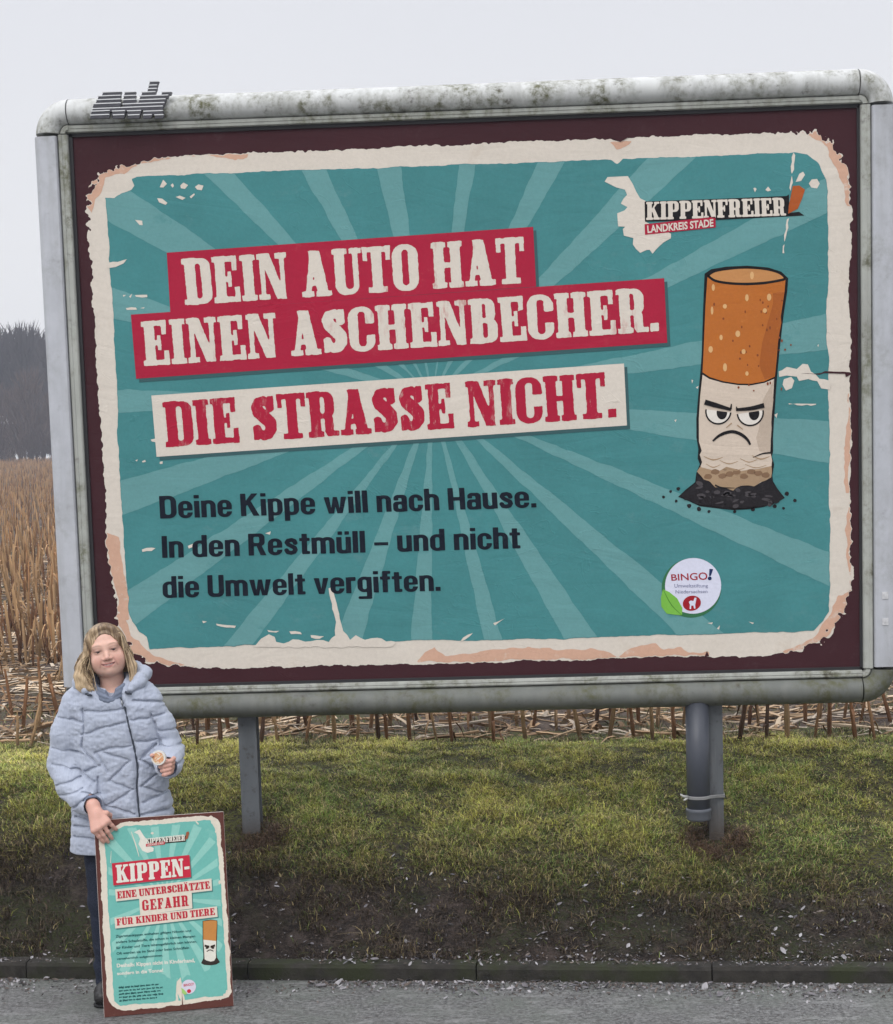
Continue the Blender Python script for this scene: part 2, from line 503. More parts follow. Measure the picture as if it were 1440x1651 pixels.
def sans_text(text, quad, bold=0.02):
    """plain lettering from the built-in font, fitted in the quad from cap height to baseline"""
    def m(body):
        c = bpy.data.curves.new('lettering', 'FONT'); c.body = body; c.offset = bold; c.resolution_u = 3
        c.fill_mode = 'FRONT'
        o = bpy.data.objects.new('lettering', c); COL.objects.link(o)
        me = bpy.data.meshes.new_from_object(o.evaluated_get(bpy.context.evaluated_depsgraph_get()))
        V = np.array([v.co[:2] for v in me.vertices]); F = [tuple(p.vertices) for p in me.polygons]
        bpy.data.objects.remove(o); bpy.data.curves.remove(c); bpy.data.meshes.remove(me)
        return V, F
    Hv, _ = m('H'); V, F = m(text)
    y0, y1 = Hv[:, 1].min(), Hv[:, 1].max()
    s = (V[:, 0] - V[:, 0].min()) / (V[:, 0].max() - V[:, 0].min()); t = 1 - (V[:, 1] - y0) / (y1 - y0)
    return bil(quad, s, t), F

# ================================================================ ground
def kerb_y(x): return -0.876 - 0.084 * (np.asarray(x, float) - 0.07)
KN = np.array([0.084, 1.0]) / math.hypot(0.084, 1)       # across the road, towards the field
_tp = [-30, 0.0, 0.09, 0.16, 0.34, 0.55, 0.74, 0.9, 1.15, 1.5, 1.9, 2.2, 2.5, 3.0, 5.0, 400]
_zp = [0.0, 0.0, 0.066, 0.085, 0.165, 0.275, 0.365, 0.425, 0.50, 0.575, 0.635, 0.655, 0.64, 0.62, 0.62, 0.62]
_tt = np.linspace(-1, 6, 1401); _zz = np.interp(_tt, _tp, _zp)
_k = np.hanning(41); _k /= _k.sum()
_zs = np.convolve(np.pad(_zz, 20, mode='edge'), _k, 'valid')
def bank_z(x, y):
    t = np.asarray(y) - kerb_y(x)
    z = np.interp(t, _tt, _zs)
    amp = np.clip((t - .1) / .3, 0, 1)
    z = z - .062 * np.asarray(x) * np.clip((t - .1) / .5, 0, 1) * np.clip((2.1 - t) / .8, 0, 1)
    z = z + np.clip((1.1 - t) / .5, 0, 1) * np.clip((t - .1) / .1, 0, 1) * .016 * np.abs(fbm(np.asarray(x) * 17, t * 17, 13, 3))
    z = np.where(t < .06, -.08, z)
    return z + amp * (0.022 * fbm(np.asarray(x) * 2.2, t * 2.6, 3) + 0.012 * fbm(np.asarray(x) * 9, t * 9, 7))

def grid_mesh(name, xs, ts, zf, mat, base_y=kerb_y):
    X, T = np.meshgrid(xs, ts); Y = T + base_y(X); Z = zf(X, Y)
    V = np.stack([X, Y, Z], -1).reshape(-1, 3); ny, nx = X.shape
    i = np.arange(nx - 1); j = np.arange(ny - 1)[:, None] * nx
    a = (i + j).ravel()
    F = np.stack([a, a + 1, a + 1 + nx, a + nx], 1)
    return mesh_np(name, V, F, mat, smooth=True)

# soil of the bank: dark wet earth with moss and crumbs
m = Mat('bank_soil', 0.85, 0.25)
n1 = m.noise(7, 6, .65); n2 = m.noise(60, 5, .7); n3 = m.noise(2.2, 4, .6)
c = m.mix(m.range(n1, .35, .65), (.014, .010, .008), (.050, .035, .027))
n4 = m.noise(170, 3, .7)
c = m.mix(m.range(n2, .50, .66), c, (.095, .072, .058))
c = m.mix(m.range(n4, .50, .60), c, (.014, .011, .010))
c = m.mix(m.math('MULTIPLY', m.range(m.noise(11, 5, .7, loc=(4, 1, 2)), .52, .64), .7), c, (.100, .076, .066))
c = m.mix(m.math('MULTIPLY', m.range(n3, .48, .62), m.range(n2, .40, .55)), c, (.035, .042, .014))
sx_ = m.t.nodes.new('ShaderNodeSeparateXYZ'); m.t.links.new(m.tc(), sx_.inputs[0])      # moss and thatch higher up the bank
tt_ = m.math('ADD', m.math('ADD', sx_.outputs['Y'], .87), m.math('MULTIPLY', sx_.outputs['X'], .084))
mo = m.math('MULTIPLY', m.range(m.math('ADD', tt_, m.math('MULTIPLY', m.math('SUBTRACT', n1, .5), .7)), .50, .85), m.range(n2, .42, .56))
c = m.mix(mo, c, m.mix(m.range(n1, .4, .6), (.060, .068, .016), (.135, .130, .026)))
m.color(c).bump(n4, .8, .012).bump(n2, 1.0, .03).bump(n1, .6, .03)
bank = grid_mesh('grass_bank', np.arange(-4.6, 4.21, .03), np.concatenate([[.03], np.arange(.075, 2.9, .03)]), bank_z, m.m)
tag(bank, kind='structure')

# field soil, reaching the horizon
m = Mat('field_soil', 0.9, 0.2)
n1 = m.noise(3, 6, .65); n2 = m.noise(34, 5, .7); n3 = m.noise(.9, 4, .6)
c = m.mix(m.range(n1, .35, .65), (.050, .037, .031), (.12, .092, .078))
c = m.mix(m.range(n2, .5, .7), c, (.17, .125, .085))
c = m.mix(m.math('MULTIPLY', m.range(n3, .5, .66), m.range(n2, .42, .56)), c, (.06, .075, .02))
m.color(c).bump(n2, .8, .03)
def rise(T): return 1.25 * np.clip((np.asarray(T, float) - 30) / 100, 0, 1.1)**1.3      # the field climbs gently towards the wood
def field_z(X, Y):
    T = Y - kerb_y(X)
    return rise(T) + np.where(T < 40, 0.612 + 0.03 * fbm(X * 3, T * 3, 21) - .05 * np.clip(2.9 - T, 0, 1), .612)
xs = np.concatenate([np.linspace(-300, -9, 30), np.arange(-8.9, 6, .12), np.linspace(6.2, 300, 30)])
ts = np.concatenate([np.arange(2.5, 14, .12), np.linspace(14.3, 60, 60), np.linspace(65, 420, 40)])
tag(grid_mesh('field', xs, ts, field_z, m.m), kind='structure')

# road: wet, worn asphalt, paler away from the gutter
m = Mat('asphalt', 0.42, 0.5)
n1 = m.noise(55, 6, .8); n2 = m.noise(3.2, 5, .6); n3 = m.noise(22, 6, .7, (1, 1.6, 1))
c = m.mix(m.range(n1, .40, .62), (.035, .034, .034), (.235, .235, .23))
c = m.mix(m.math('MULTIPLY', m.range(n2, .42, .64), .55), c, (.105, .12, .10))
c = m.mix(m.math('MULTIPLY', m.range(m.noise(5, 6, .72, (1, 2.5, 1), loc=(7, 2, 0)), .52, .66), .6), c, (.27, .27, .265))
c = m.mix(m.math('MULTIPLY', m.range(n3, .54, .68), .8), c, (.055, .046, .042))
m.color(c).bump(n1, .8, .008)
m.roughness(m.range(n2, .35, .65, .32, .6))
def road_z(X, Y):
    T = Y - kerb_y(X)
    return np.where(T > -6, -.004 * np.clip(T + .5, 0, .5) + .0015 * fbm(X * 6, T * 6, 5), 0.0)
tag(grid_mesh('road', np.concatenate([np.linspace(-120, -6, 12), np.arange(-5.9, 5, .1), np.linspace(5.2, 120, 12)]),
              np.concatenate([np.linspace(-14, -2, 14), np.arange(-1.9, .001, .05), [.03]]), road_z, m.m), kind='structure')

# kerb: a row of concrete stones, one structure
m = Mat('kerb_concrete', 0.8, 0.3)
n1 = m.noise(14, 6, .65); n2 = m.noise(90, 4, .6)
c = m.mix(m.range(n1, .34, .66), (.012, .011, .009), (.036, .032, .027))
c = m.mix(m.range(m.noise(5, 4, .6, loc=(3, 1, 0)), .46, .62), c, (.022, .026, .010))
m.color(c).bump(n2, .5, .006).bump(n1, .4, .01)
kb = MB()
ang = math.atan2(-0.084, 1.0); ca, sa = math.cos(ang), math.sin(ang)
r = random.Random(4)
s = -6.07
while s < 5:
    L = .998 - .006
    dz, dt = r.uniform(-.004, .004), r.uniform(-.004, .004)
    sec = [(.0, -.1), (.0 + .004, .052), (.012, .066), (.085, .070), (.085, -.1)]
    V = []
    for ss in (s, s + L):
        for (t, z) in sec:
            t += dt
            V.append((.07 + ss * ca - t * sa, -.876 + ss * sa + t * ca, z + dz if z > 0 else z))
    n = len(sec)
    F = [(k, k + n, (k + 1) % n + n, (k + 1) % n) for k in range(n)] + [tuple(range(n)), tuple(range(2 * n - 1, n - 1, -1))]
    kb.add(V, F); s += .998
tag(kb.build('kerb', m.m), kind='structure')

# ================================================================ far wood behind the field (reads as one mass)
def twig_cloud(name, seeds, mat):
    """bare trees: every twig a thin tapered blade; seeds = (x, y, height, spread, twigs, low)"""
    V = []; C = []
    r = np.random.default_rng(5)
    for (x, y, h, sp, n, tone) in seeds:
        k = r.random(n) ** .75
        z0 = h * (.04 + .80 * k); ang = r.random(n) * 6.283
        rad = sp * np.sqrt(r.random(n)) * (1.0 - .75 * np.abs(k - .35))
        L = h * (.10 + .16 * r.random(n)) * (1.1 - .5 * k)
        bx = x + rad * np.cos(ang); by = y + rad * np.sin(ang); bz = 1.8 + z0
        lean = .55 * rad / sp
        tx = bx + L * lean * np.cos(ang) + L * .2 * r.normal(size=n); ty = by + L * lean * np.sin(ang); tz = bz + L * .8
        w = .045 * (.6 + r.random(n)) * h / 9
        V.append(np.stack([np.stack([bx - w, by, bz], -1), np.stack([bx + w, by, bz], -1), np.stack([tx, ty, tz], -1)], 1))
        cc = np.array(tone) * (.7 + .6 * r.random((n, 1)))
        C.append(np.repeat(cc[:, None, :], 3, 1))
        # trunk and a few limbs
        m_ = 14; k = r.random(m_); a2 = r.random(m_) * 6.283
        bx = x + 0 * k; bz = 1.7 + h * .4 * k; tx = x + sp * .7 * np.cos(a2); tz = bz + h * (.2 + .3 * r.random(m_))
        w = .10 * h / 9 * (1 - .5 * k)
        V.append(np.stack([np.stack([bx - w, y + 0 * k, bz - .5], -1), np.stack([bx + w, y + 0 * k, bz - .5], -1), np.stack([tx, y + sp * .5 * np.sin(a2), tz], -1)], 1))
        C.append(np.tile(np.array(tone) * .7, (m_, 3, 1)))
    V = np.concatenate(V).reshape(-1, 3); C = np.concatenate(C).reshape(-1, 3)
    F = np.arange(len(V)).reshape(-1, 3)
    return mesh_np(name, V, F, mat, col=C)

m = Mat('bare_twigs', .9, .1); m.color(m.attr())
r = random.Random(8); seeds = []
for i in range(240):
    x = -118 + i * .82 + r.uniform(-.8, .8)
    seeds.append((x, 150 + r.uniform(0, 14), r.uniform(11.2, 13.6), r.uniform(1.8, 2.7), 900, (.070, .062, .060)))
for i in range(165):
    x = -118 + i * 1.18 + r.uniform(-.6, .6)
    seeds.append((x, 143 + r.uniform(0, 5), r.uniform(6.0, 9.6), r.uniform(1.4, 2.2), 420, (.090, .066, .055)))
for i in range(190):
    x = -118 + i * 1.03 + r.uniform(-.6, .6)
    seeds.append((x, 139 + r.uniform(0, 3), r.uniform(2.2, 3.4), r.uniform(.9, 1.4), 320, (.052, .038, .034)))
tag(twig_cloud('far_wood', seeds, m.m), 'misty row of bare brown trees along the far edge of the stubble field', 'wood', kind='stuff')

# a pale house roof among the trees
hs = empty('house', (-46.8, 147, 1.2), 'small house with a pale sloping roof half hidden by the bare trees', 'house')
wm = Mat('render_wall', .8); wm.color(wm.vary((.28, .22, .19), .15, 1))
rm = Mat('roof_sheet', .6); rm.color(rm.vary((.36, .34, .33), .12, 1))
b = MB()
b.add([(-3, 0, 0), (3, 0, 0), (3, 6, 0), (-3, 6, 0), (-3, 0, 4.2), (3, 0, 4.2), (3, 6, 4.2), (-3, 6, 4.2), (0, 0, 5.9), (0, 6, 5.9)],
      [(0, 1, 5, 8, 4), (2, 3, 7, 9, 6), (1, 2, 6, 5), (3, 0, 4, 7)])
b.build('wall', wm.m, hs)
b = MB()
for sx in (-1, 1):
    V = [(0, -.4, 5.95), (sx*3.5, -.4, 3.97), (sx*3.5, 6.4, 3.97), (0, 6.4, 5.95)]
    V += [(p[0], p[1], p[2] + .14) for p in V]
    b.add(V, [(0,1,2,3), (7,6,5,4), (0,4,5,1), (1,5,6,2), (2,6,7,3), (3,7,4,0)])
b.build('roof', rm.m, hs)
b = MB(); b.box(-.6, .6, -.06, .02, 2.4, 3.5)
gm = Mat('dark_window', .2); gm.color((.04, .045, .05)); b.build('window', gm.m, hs)

# ---------------------------------------------------------------- air
hz = Mat('damp_air'); hz.t.nodes.remove(hz.b)
pv = hz.t.nodes.new('ShaderNodeVolumePrincipled')
pv.inputs['Color'].default_value = (.80, .85, .97, 1)
pv.inputs['Density'].default_value = 0.0013
pv.inputs['Anisotropy'].default_value = 0.2
hz.t.links.new(pv.outputs[0], hz.t.nodes['Material Output'].inputs['Volume'])
hb = MB(); hb.box(-320, 320, -150, 430, -1.0, 17.0)
tag(hb.build('haze', hz.m), 'thin damp winter haze over the field', 'haze', kind='stuff')

# ---------------------------------------------------------------- artwork outlines
# billboard sheet: metres right of and below its top left corner
A = {}
A['cream']=[(0.067,0.267),(0.099,0.205),(0.144,0.17),(0.211,0.148),(0.277,0.133),(0.383,0.121),(0.477,0.113),(0.753,0.109),(1.036,0.108),(1.375,0.107),(1.713,0.108),(2.078,0.108),(2.385,0.108),(2.455,0.108),(2.496,0.12),(2.539,0.108),(2.608,0.105),(2.775,0.106),(3.053,0.105),(3.302,0.103),(3.385,0.12),(3.44,0.155),(3.489,0.216),(3.516,0.285),(3.527,0.409),(3.522,0.711),(3.515,0.849),(3.522,1.071),(3.518,1.294),(3.52,1.519),(3.517,1.887),(3.521,2.158),(3.487,2.272),(3.438,2.348),(3.366,2.413),(3.289,2.451),(3.138,2.465),(3.052,2.468),(2.737,2.466),(2.45,2.467),(2.018,2.468),(1.41,2.47),(1.002,2.468),(0.71,2.469),(0.418,2.456),(0.308,2.436),(0.223,2.416),(0.167,2.367),(0.132,2.308),(0.106,2.24),(0.092,2.108),(0.08,2.006),(0.072,1.876),(0.077,1.645),(0.075,1.415),(0.07,1.215),(0.066,0.96),(0.066,0.734),(0.066,0.51),(0.062,0.37)]
A['teal']=[(0.147,0.287),(0.189,0.291),(0.225,0.265),(0.271,0.252),(0.286,0.233),(0.276,0.203),(0.3,0.195),(0.664,0.197),(1.033,0.196),(1.485,0.196),(1.935,0.199),(2.215,0.2),(2.453,0.201),(2.478,0.221),(2.503,0.197),(2.774,0.199),(3.273,0.198),(3.329,0.208),(3.378,0.245),(3.419,0.323),(3.422,0.625),(3.418,0.818),(3.408,1.039),(3.421,1.124),(3.422,1.46),(3.418,1.884),(3.416,2.27),(3.387,2.318),(3.344,2.36),(3.167,2.361),(2.796,2.36),(2.452,2.366),(2.164,2.367),(1.413,2.359),(0.773,2.36),(0.255,2.364),(0.243,2.311),(0.203,2.286),(0.17,2.239),(0.156,2.183),(0.158,2.023),(0.156,1.82),(0.15,1.589),(0.15,1.36),(0.158,1.076),(0.155,0.737),(0.152,0.569),(0.151,0.373)]
A['raycentre']=[(1.613,1.235)]
A['red1']=[(0.418,0.543),(2.095,0.485),(2.102,0.752),(0.422,0.811)]
A['red2']=[(0.239,0.817),(2.683,0.734),(2.692,1.024),(0.249,1.109)]
A['white']=[(0.316,1.188),(2.494,1.111),(2.502,1.392),(0.327,1.47)]
A['t1']=[(0.482,0.575),(2.049,0.529),(2.053,0.733),(0.492,0.781)]
A['t2']=[(0.283,0.851),(2.647,0.773),(2.656,0.97),(0.289,1.052)]
A['t3']=[(0.364,1.221),(2.448,1.148),(2.456,1.353),(0.373,1.426)]
A['b1']=[(0.329,1.651),(2.075,1.655),(2.079,1.754),(0.33,1.756)]
A['b2']=[(0.332,1.837),(1.999,1.841),(2.001,1.941),(0.331,1.939)]
A['b3']=[(0.326,2.025),(1.623,2.029),(1.625,2.128),(0.325,2.126)]
A['logomap']=[(2.423,0.296),(2.438,0.274),(2.526,0.277),(2.549,0.31),(2.567,0.347),(2.58,0.375),(2.605,0.39),(2.603,0.477),(2.657,0.506),(2.717,0.536),(2.717,0.559),(2.684,0.576),(2.665,0.589),(2.65,0.603),(2.631,0.625),(2.62,0.605),(2.608,0.606),(2.575,0.619),(2.557,0.6),(2.544,0.576),(2.549,0.553),(2.507,0.538),(2.503,0.51),(2.512,0.497),(2.48,0.496),(2.476,0.44),(2.509,0.428),(2.523,0.41),(2.496,0.395),(2.505,0.377),(2.524,0.355),(2.511,0.336),(2.474,0.321)]
A['logodark']=[(2.601,0.39),(2.938,0.39),(3.239,0.388),(3.249,0.381),(3.252,0.463),(3.294,0.46),(3.317,0.477),(3.271,0.478),(2.927,0.483),(2.601,0.479)]
A['logot']=[(2.608,0.393),(3.233,0.395),(3.236,0.474),(2.607,0.472)]
A['logored']=[(2.599,0.491),(2.918,0.468),(2.919,0.516),(2.6,0.538)]
A['logot2']=[(2.61,0.497),(2.909,0.478),(2.909,0.512),(2.612,0.531)]
A['logocig']=[(3.267,0.345),(3.295,0.344),(3.321,0.363),(3.308,0.401),(3.288,0.446),(3.245,0.467),(3.248,0.431)]
A['cigout']=[(2.866,0.72),(2.896,0.701),(2.965,0.692),(3.059,0.691),(3.152,0.702),(3.212,0.723),(3.242,0.753),(3.237,0.812),(3.22,0.914),(3.204,1.041),(3.192,1.143),(3.182,1.253),(3.172,1.382),(3.166,1.468),(3.166,1.528),(3.16,1.554),(3.17,1.589),(3.161,1.64),(3.164,1.666),(3.184,1.701),(3.217,1.744),(3.184,1.762),(3.123,1.782),(3.054,1.791),(2.984,1.793),(2.915,1.784),(2.829,1.771),(2.768,1.741),(2.73,1.725),(2.765,1.693),(2.809,1.66),(2.814,1.621),(2.832,1.578),(2.822,1.552),(2.826,1.509),(2.818,1.457),(2.819,1.371),(2.829,1.268),(2.841,1.157),(2.848,1.072),(2.858,0.859)]
A['cigfilter']=[(2.879,0.733),(2.912,0.759),(2.981,0.773),(3.058,0.779),(3.134,0.777),(3.203,0.767),(3.23,0.755),(3.225,0.812),(3.208,0.913),(3.193,1.04),(3.183,1.142),(3.177,1.192),(3.13,1.212),(3.069,1.221),(3.009,1.218),(2.941,1.205),(2.881,1.184),(2.85,1.162),(2.856,1.072),(2.868,0.86)]
A['cigtop']=[(2.88,0.729),(2.913,0.71),(2.982,0.701),(3.059,0.699),(3.144,0.709),(3.203,0.728),(3.227,0.753),(3.199,0.762),(3.135,0.77),(3.058,0.772),(2.981,0.767),(2.913,0.753)]
A['cigpaper']=[(2.85,1.173),(2.88,1.193),(2.94,1.212),(3.009,1.225),(3.069,1.228),(3.129,1.219),(3.174,1.202),(3.168,1.296),(3.16,1.381),(3.156,1.467),(3.153,1.536),(3.16,1.571),(3.156,1.623),(3.15,1.653),(3.072,1.689),(2.986,1.7),(2.899,1.676),(2.848,1.64),(2.824,1.613),(2.842,1.57),(2.832,1.535),(2.841,1.518),(2.829,1.475),(2.83,1.371),(2.838,1.268)]
A['cigburn']=[(2.836,1.587),(2.875,1.601),(2.918,1.609),(2.952,1.591),(3.021,1.612),(3.091,1.603),(3.156,1.588),(3.159,1.631),(3.152,1.662),(3.107,1.669),(3.081,1.688),(3.02,1.681),(2.986,1.704),(2.951,1.693),(2.899,1.686),(2.874,1.658),(2.848,1.65),(2.818,1.613)]
A['cigneck']=[(2.843,1.531),(2.884,1.55),(2.936,1.543),(2.987,1.557),(3.057,1.544),(3.108,1.559),(3.156,1.541),(3.16,1.571),(3.156,1.597),(3.09,1.608),(3.021,1.615),(2.952,1.595),(2.918,1.612),(2.874,1.604),(2.835,1.592),(2.845,1.566)]
A['cigash']=[(2.818,1.626),(2.848,1.65),(2.869,1.656),(2.899,1.686),(2.951,1.693),(2.981,1.704),(3.02,1.681),(3.077,1.688),(3.111,1.669),(3.155,1.65),(3.164,1.675),(3.184,1.703),(3.212,1.742),(3.175,1.758),(3.123,1.776),(2.984,1.786),(2.829,1.762),(2.768,1.737),(2.741,1.723),(2.769,1.698),(2.813,1.665)]
A['eyes']=[(2.919,1.341),(3.064,1.351)]
A['pup']=[(2.935,1.347),(3.081,1.355)]
A['browL']=[(2.858,1.297),(2.905,1.312),(2.977,1.335)]
A['browR']=[(2.999,1.336),(3.068,1.332),(3.127,1.32)]
A['frown']=[(2.892,1.475),(2.92,1.452),(2.955,1.438),(2.989,1.436),(3.023,1.45),(3.049,1.473),(3.062,1.497)]
A['browtick']=[(2.979,1.309),(2.975,1.333),(3.001,1.322),(3.006,1.342)]
A['spots']=[(2.904,0.783),(3.055,0.834),(2.955,0.869),(2.897,0.886),(2.936,1.008),(3.012,0.994),(2.888,1.06),(3.037,1.075),(2.952,1.143),(3.079,0.735),(3.135,0.894),(3.155,0.835),(3.051,1.174)]
A['crumbs']=[(2.663,1.724),(2.696,1.699),(2.731,1.688),(2.721,1.744),(2.78,1.768),(2.824,1.783),(2.87,1.796),(2.988,1.8),(3.071,1.792),(3.171,1.781),(3.226,1.725),(3.263,1.757),(3.211,1.791)]
A['bingo']=[(2.788,2.143)]
A['leaf']=[(2.653,2.148),(2.683,2.163),(2.718,2.193),(2.741,2.238),(2.739,2.272),(2.703,2.268),(2.668,2.262),(2.644,2.229),(2.643,2.187)]
A['bt']=[(2.691,2.081),(2.857,2.075),(2.86,2.11),(2.693,2.11)]
A['excl']=[(2.868,2.06),(2.885,2.062),(2.874,2.093),(2.866,2.093)]
A['exdot']=[(2.869,2.104)]
A['bs1']=[(2.706,2.125),(2.86,2.13),(2.86,2.145),(2.706,2.142)]
A['bs2']=[(2.711,2.154),(2.858,2.156),(2.857,2.171),(2.711,2.17)]
A['bred']=[(2.785,2.217)]
A['horse']=[(2.771,2.21),(2.78,2.204),(2.792,2.207),(2.798,2.191),(2.807,2.193),(2.805,2.202),(2.8,2.226),(2.801,2.242),(2.794,2.242),(2.792,2.228),(2.782,2.228),(2.781,2.244),(2.774,2.243),(2.776,2.224)]
A['chips']=[[(0.398,0.248),(0.417,0.216),(0.433,0.235),(0.415,0.251)],[(0.451,0.24),(0.459,0.234),(0.465,0.245),(0.458,0.252)],[(0.493,0.242),(0.511,0.233),(0.529,0.243),(0.514,0.261),(0.496,0.256)],[(0.562,0.253),(0.577,0.242),(0.6,0.25),(0.593,0.268),(0.571,0.266)],[(0.386,0.298),(0.408,0.301),(0.433,0.32),(0.421,0.327),(0.393,0.317)],[(0.47,0.294),(0.489,0.288),(0.515,0.299),(0.502,0.309)],[(0.534,0.294),(0.556,0.282),(0.56,0.287),(0.541,0.303)],[(0.146,0.58),(0.189,0.577),(0.234,0.566),(0.217,0.586),(0.179,0.598),(0.145,0.604)],[(0.28,0.389),(0.313,0.395),(0.314,0.416),(0.297,0.415)],[(0.206,0.727),(0.222,0.726),(0.21,0.735)],[(0.234,0.735),(0.249,0.723),(0.24,0.74)],[(0.263,0.729),(0.318,0.729),(0.32,0.74),(0.267,0.737)],[(0.217,0.786),(0.265,0.786),(0.269,0.794),(0.221,0.794)],[(0.284,0.788),(0.303,0.784),(0.301,0.792)],[(3.281,0.327),(3.296,0.291),(3.314,0.284),(3.321,0.297),(3.305,0.323)],[(3.337,0.338),(3.351,0.32),(3.374,0.319),(3.386,0.338),(3.374,0.358),(3.351,0.355)],[(3.091,0.349),(3.098,0.346),(3.105,0.352),(3.098,0.366)],[(3.144,0.357),(3.155,0.344),(3.168,0.36),(3.155,0.366)],[(3.264,0.217),(3.272,0.199),(3.279,0.209),(3.273,0.272),(3.263,0.29),(3.259,0.281)],[(3.256,0.326),(3.263,0.299),(3.268,0.327),(3.258,0.367),(3.252,0.353)],[(3.238,0.49),(3.248,0.485),(3.239,0.545),(3.229,0.59),(3.225,0.586)],[(3.221,0.609),(3.227,0.6),(3.225,0.641),(3.218,0.641)],[(3.194,1.17),(3.233,1.151),(3.276,1.162),(3.302,1.139),(3.327,1.14),(3.34,1.173),(3.378,1.208),(3.425,1.218),(3.425,1.259),(3.386,1.251),(3.37,1.217),(3.327,1.207),(3.288,1.214),(3.276,1.196),(3.233,1.187),(3.197,1.194)],[(3.217,1.203),(3.25,1.197),(3.265,1.213),(3.254,1.247),(3.228,1.257),(3.213,1.229)],[(3.238,1.313),(3.364,1.319),(3.36,1.326),(3.24,1.32)],[(3.371,1.056),(3.376,1.053),(3.374,1.065)],[(2.799,1.194),(2.808,1.197),(2.803,1.211)],[(2.818,1.229),(2.83,1.224),(2.828,1.235)],[(3.175,1.365),(3.188,1.358),(3.184,1.38)],[(2.718,1.375),(2.728,1.372),(2.724,1.384)],[(2.855,2.312),(2.882,2.308),(2.877,2.318)],[(3.047,2.311),(3.07,2.315),(3.065,2.323)],[(2.9,2.339),(2.913,2.322),(2.909,2.342)],[(0.741,2.37),(0.778,2.328),(0.814,2.311),(0.842,2.323),(0.848,2.345),(0.883,2.355),(0.926,2.337),(0.983,2.348),(1.039,2.342),(1.096,2.352),(1.125,2.323),(1.134,2.26),(1.116,2.175),(1.105,2.104),(1.119,2.097),(1.139,2.175),(1.149,2.246),(1.165,2.303),(1.195,2.346),(1.224,2.326),(1.265,2.348),(1.322,2.338),(1.364,2.357),(1.413,2.361),(1.391,2.383)],[(0.237,1.897),(0.259,1.889),(0.3,1.893),(0.282,1.907),(0.24,1.908)],[(0.453,1.886),(0.476,1.876),(0.481,1.89),(0.457,1.898)],[(0.57,2.252),(0.663,2.265),(0.657,2.276),(0.572,2.262)],[(0.808,2.291),(0.864,2.295),(0.85,2.303),(0.815,2.3)],[(0.911,2.299),(0.963,2.304),(0.97,2.315),(0.92,2.311)],[(1.012,2.319),(1.075,2.326),(1.054,2.336),(1.014,2.332)],[(1.708,2.367),(1.745,2.335),(1.77,2.33),(1.73,2.36)],[(1.865,2.286),(1.918,2.264),(1.872,2.296)],[(0.505,2.24),(0.528,2.244),(0.508,2.249)],[(0.819,1.838),(0.845,1.83),(0.839,1.844)],[(0.227,1.483),(0.237,1.48),(0.235,1.49)],[(0.258,1.489),(0.273,1.483),(0.277,1.493),(0.261,1.495)],[(0.339,1.494),(0.353,1.49),(0.354,1.503),(0.34,1.502)],[(0.303,1.39),(0.326,1.386),(0.325,1.403),(0.31,1.399)]]
A['cracks']=[[(3.293,1.182),(3.387,1.183),(3.404,1.175),(3.456,1.178),(3.52,1.183),(3.52,1.194),(3.498,1.204),(3.494,1.188),(3.404,1.183),(3.378,1.189)],[(2.84,2.468),(2.852,2.44),(2.862,2.466)],[(2.455,0.102),(2.496,0.123),(2.536,0.103)]]
A['pink']=[[(0.064,0.324),(0.062,0.259),(0.083,0.223),(0.144,0.155),(0.278,0.128),(0.479,0.106),(0.621,0.102),(0.81,0.105),(0.8,0.121),(0.62,0.118),(0.487,0.126),(0.325,0.148),(0.237,0.186),(0.151,0.197),(0.133,0.271),(0.108,0.297),(0.084,0.38)],[(3.311,0.106),(3.385,0.113),(3.449,0.151),(3.495,0.216),(3.524,0.299),(3.523,0.445),(3.507,0.444),(3.489,0.334),(3.467,0.261),(3.421,0.187),(3.366,0.148)],[(2.459,0.121),(2.497,0.117),(2.539,0.109),(2.515,0.131),(2.487,0.148)],[(3.522,2.163),(3.513,2.211),(3.482,2.297),(3.412,2.375),(3.36,2.426),(3.281,2.451),(3.203,2.462),(3.203,2.449),(3.29,2.433),(3.36,2.373),(3.413,2.287),(3.457,2.209),(3.5,2.175)],[(2.441,2.451),(2.503,2.422),(2.547,2.414),(2.609,2.407),(2.652,2.434),(2.74,2.428),(2.766,2.451),(2.853,2.457),(2.853,2.464),(2.45,2.466)],[(1.502,2.451),(1.545,2.412),(1.588,2.382),(1.629,2.436),(1.742,2.424),(1.883,2.41),(2.023,2.403),(2.163,2.428),(2.317,2.418),(2.442,2.452),(2.484,2.476),(1.952,2.468),(1.797,2.468)],[(0.097,2.218),(0.141,2.202),(0.161,2.305),(0.203,2.332),(0.276,2.402),(0.361,2.421),(0.462,2.449),(0.462,2.462),(0.266,2.436),(0.19,2.408),(0.151,2.347),(0.128,2.278)],[(3.511,1.272),(3.52,1.153),(3.515,1.272),(3.514,1.737),(3.495,1.736),(3.488,1.477)],[(3.507,1.775),(3.519,1.775),(3.516,2.158),(3.493,2.018)],[(0.068,1.81),(0.137,1.829),(0.153,2.04),(0.169,2.093),(0.162,2.217),(0.1,2.215),(0.115,2.092),(0.085,1.986)]]
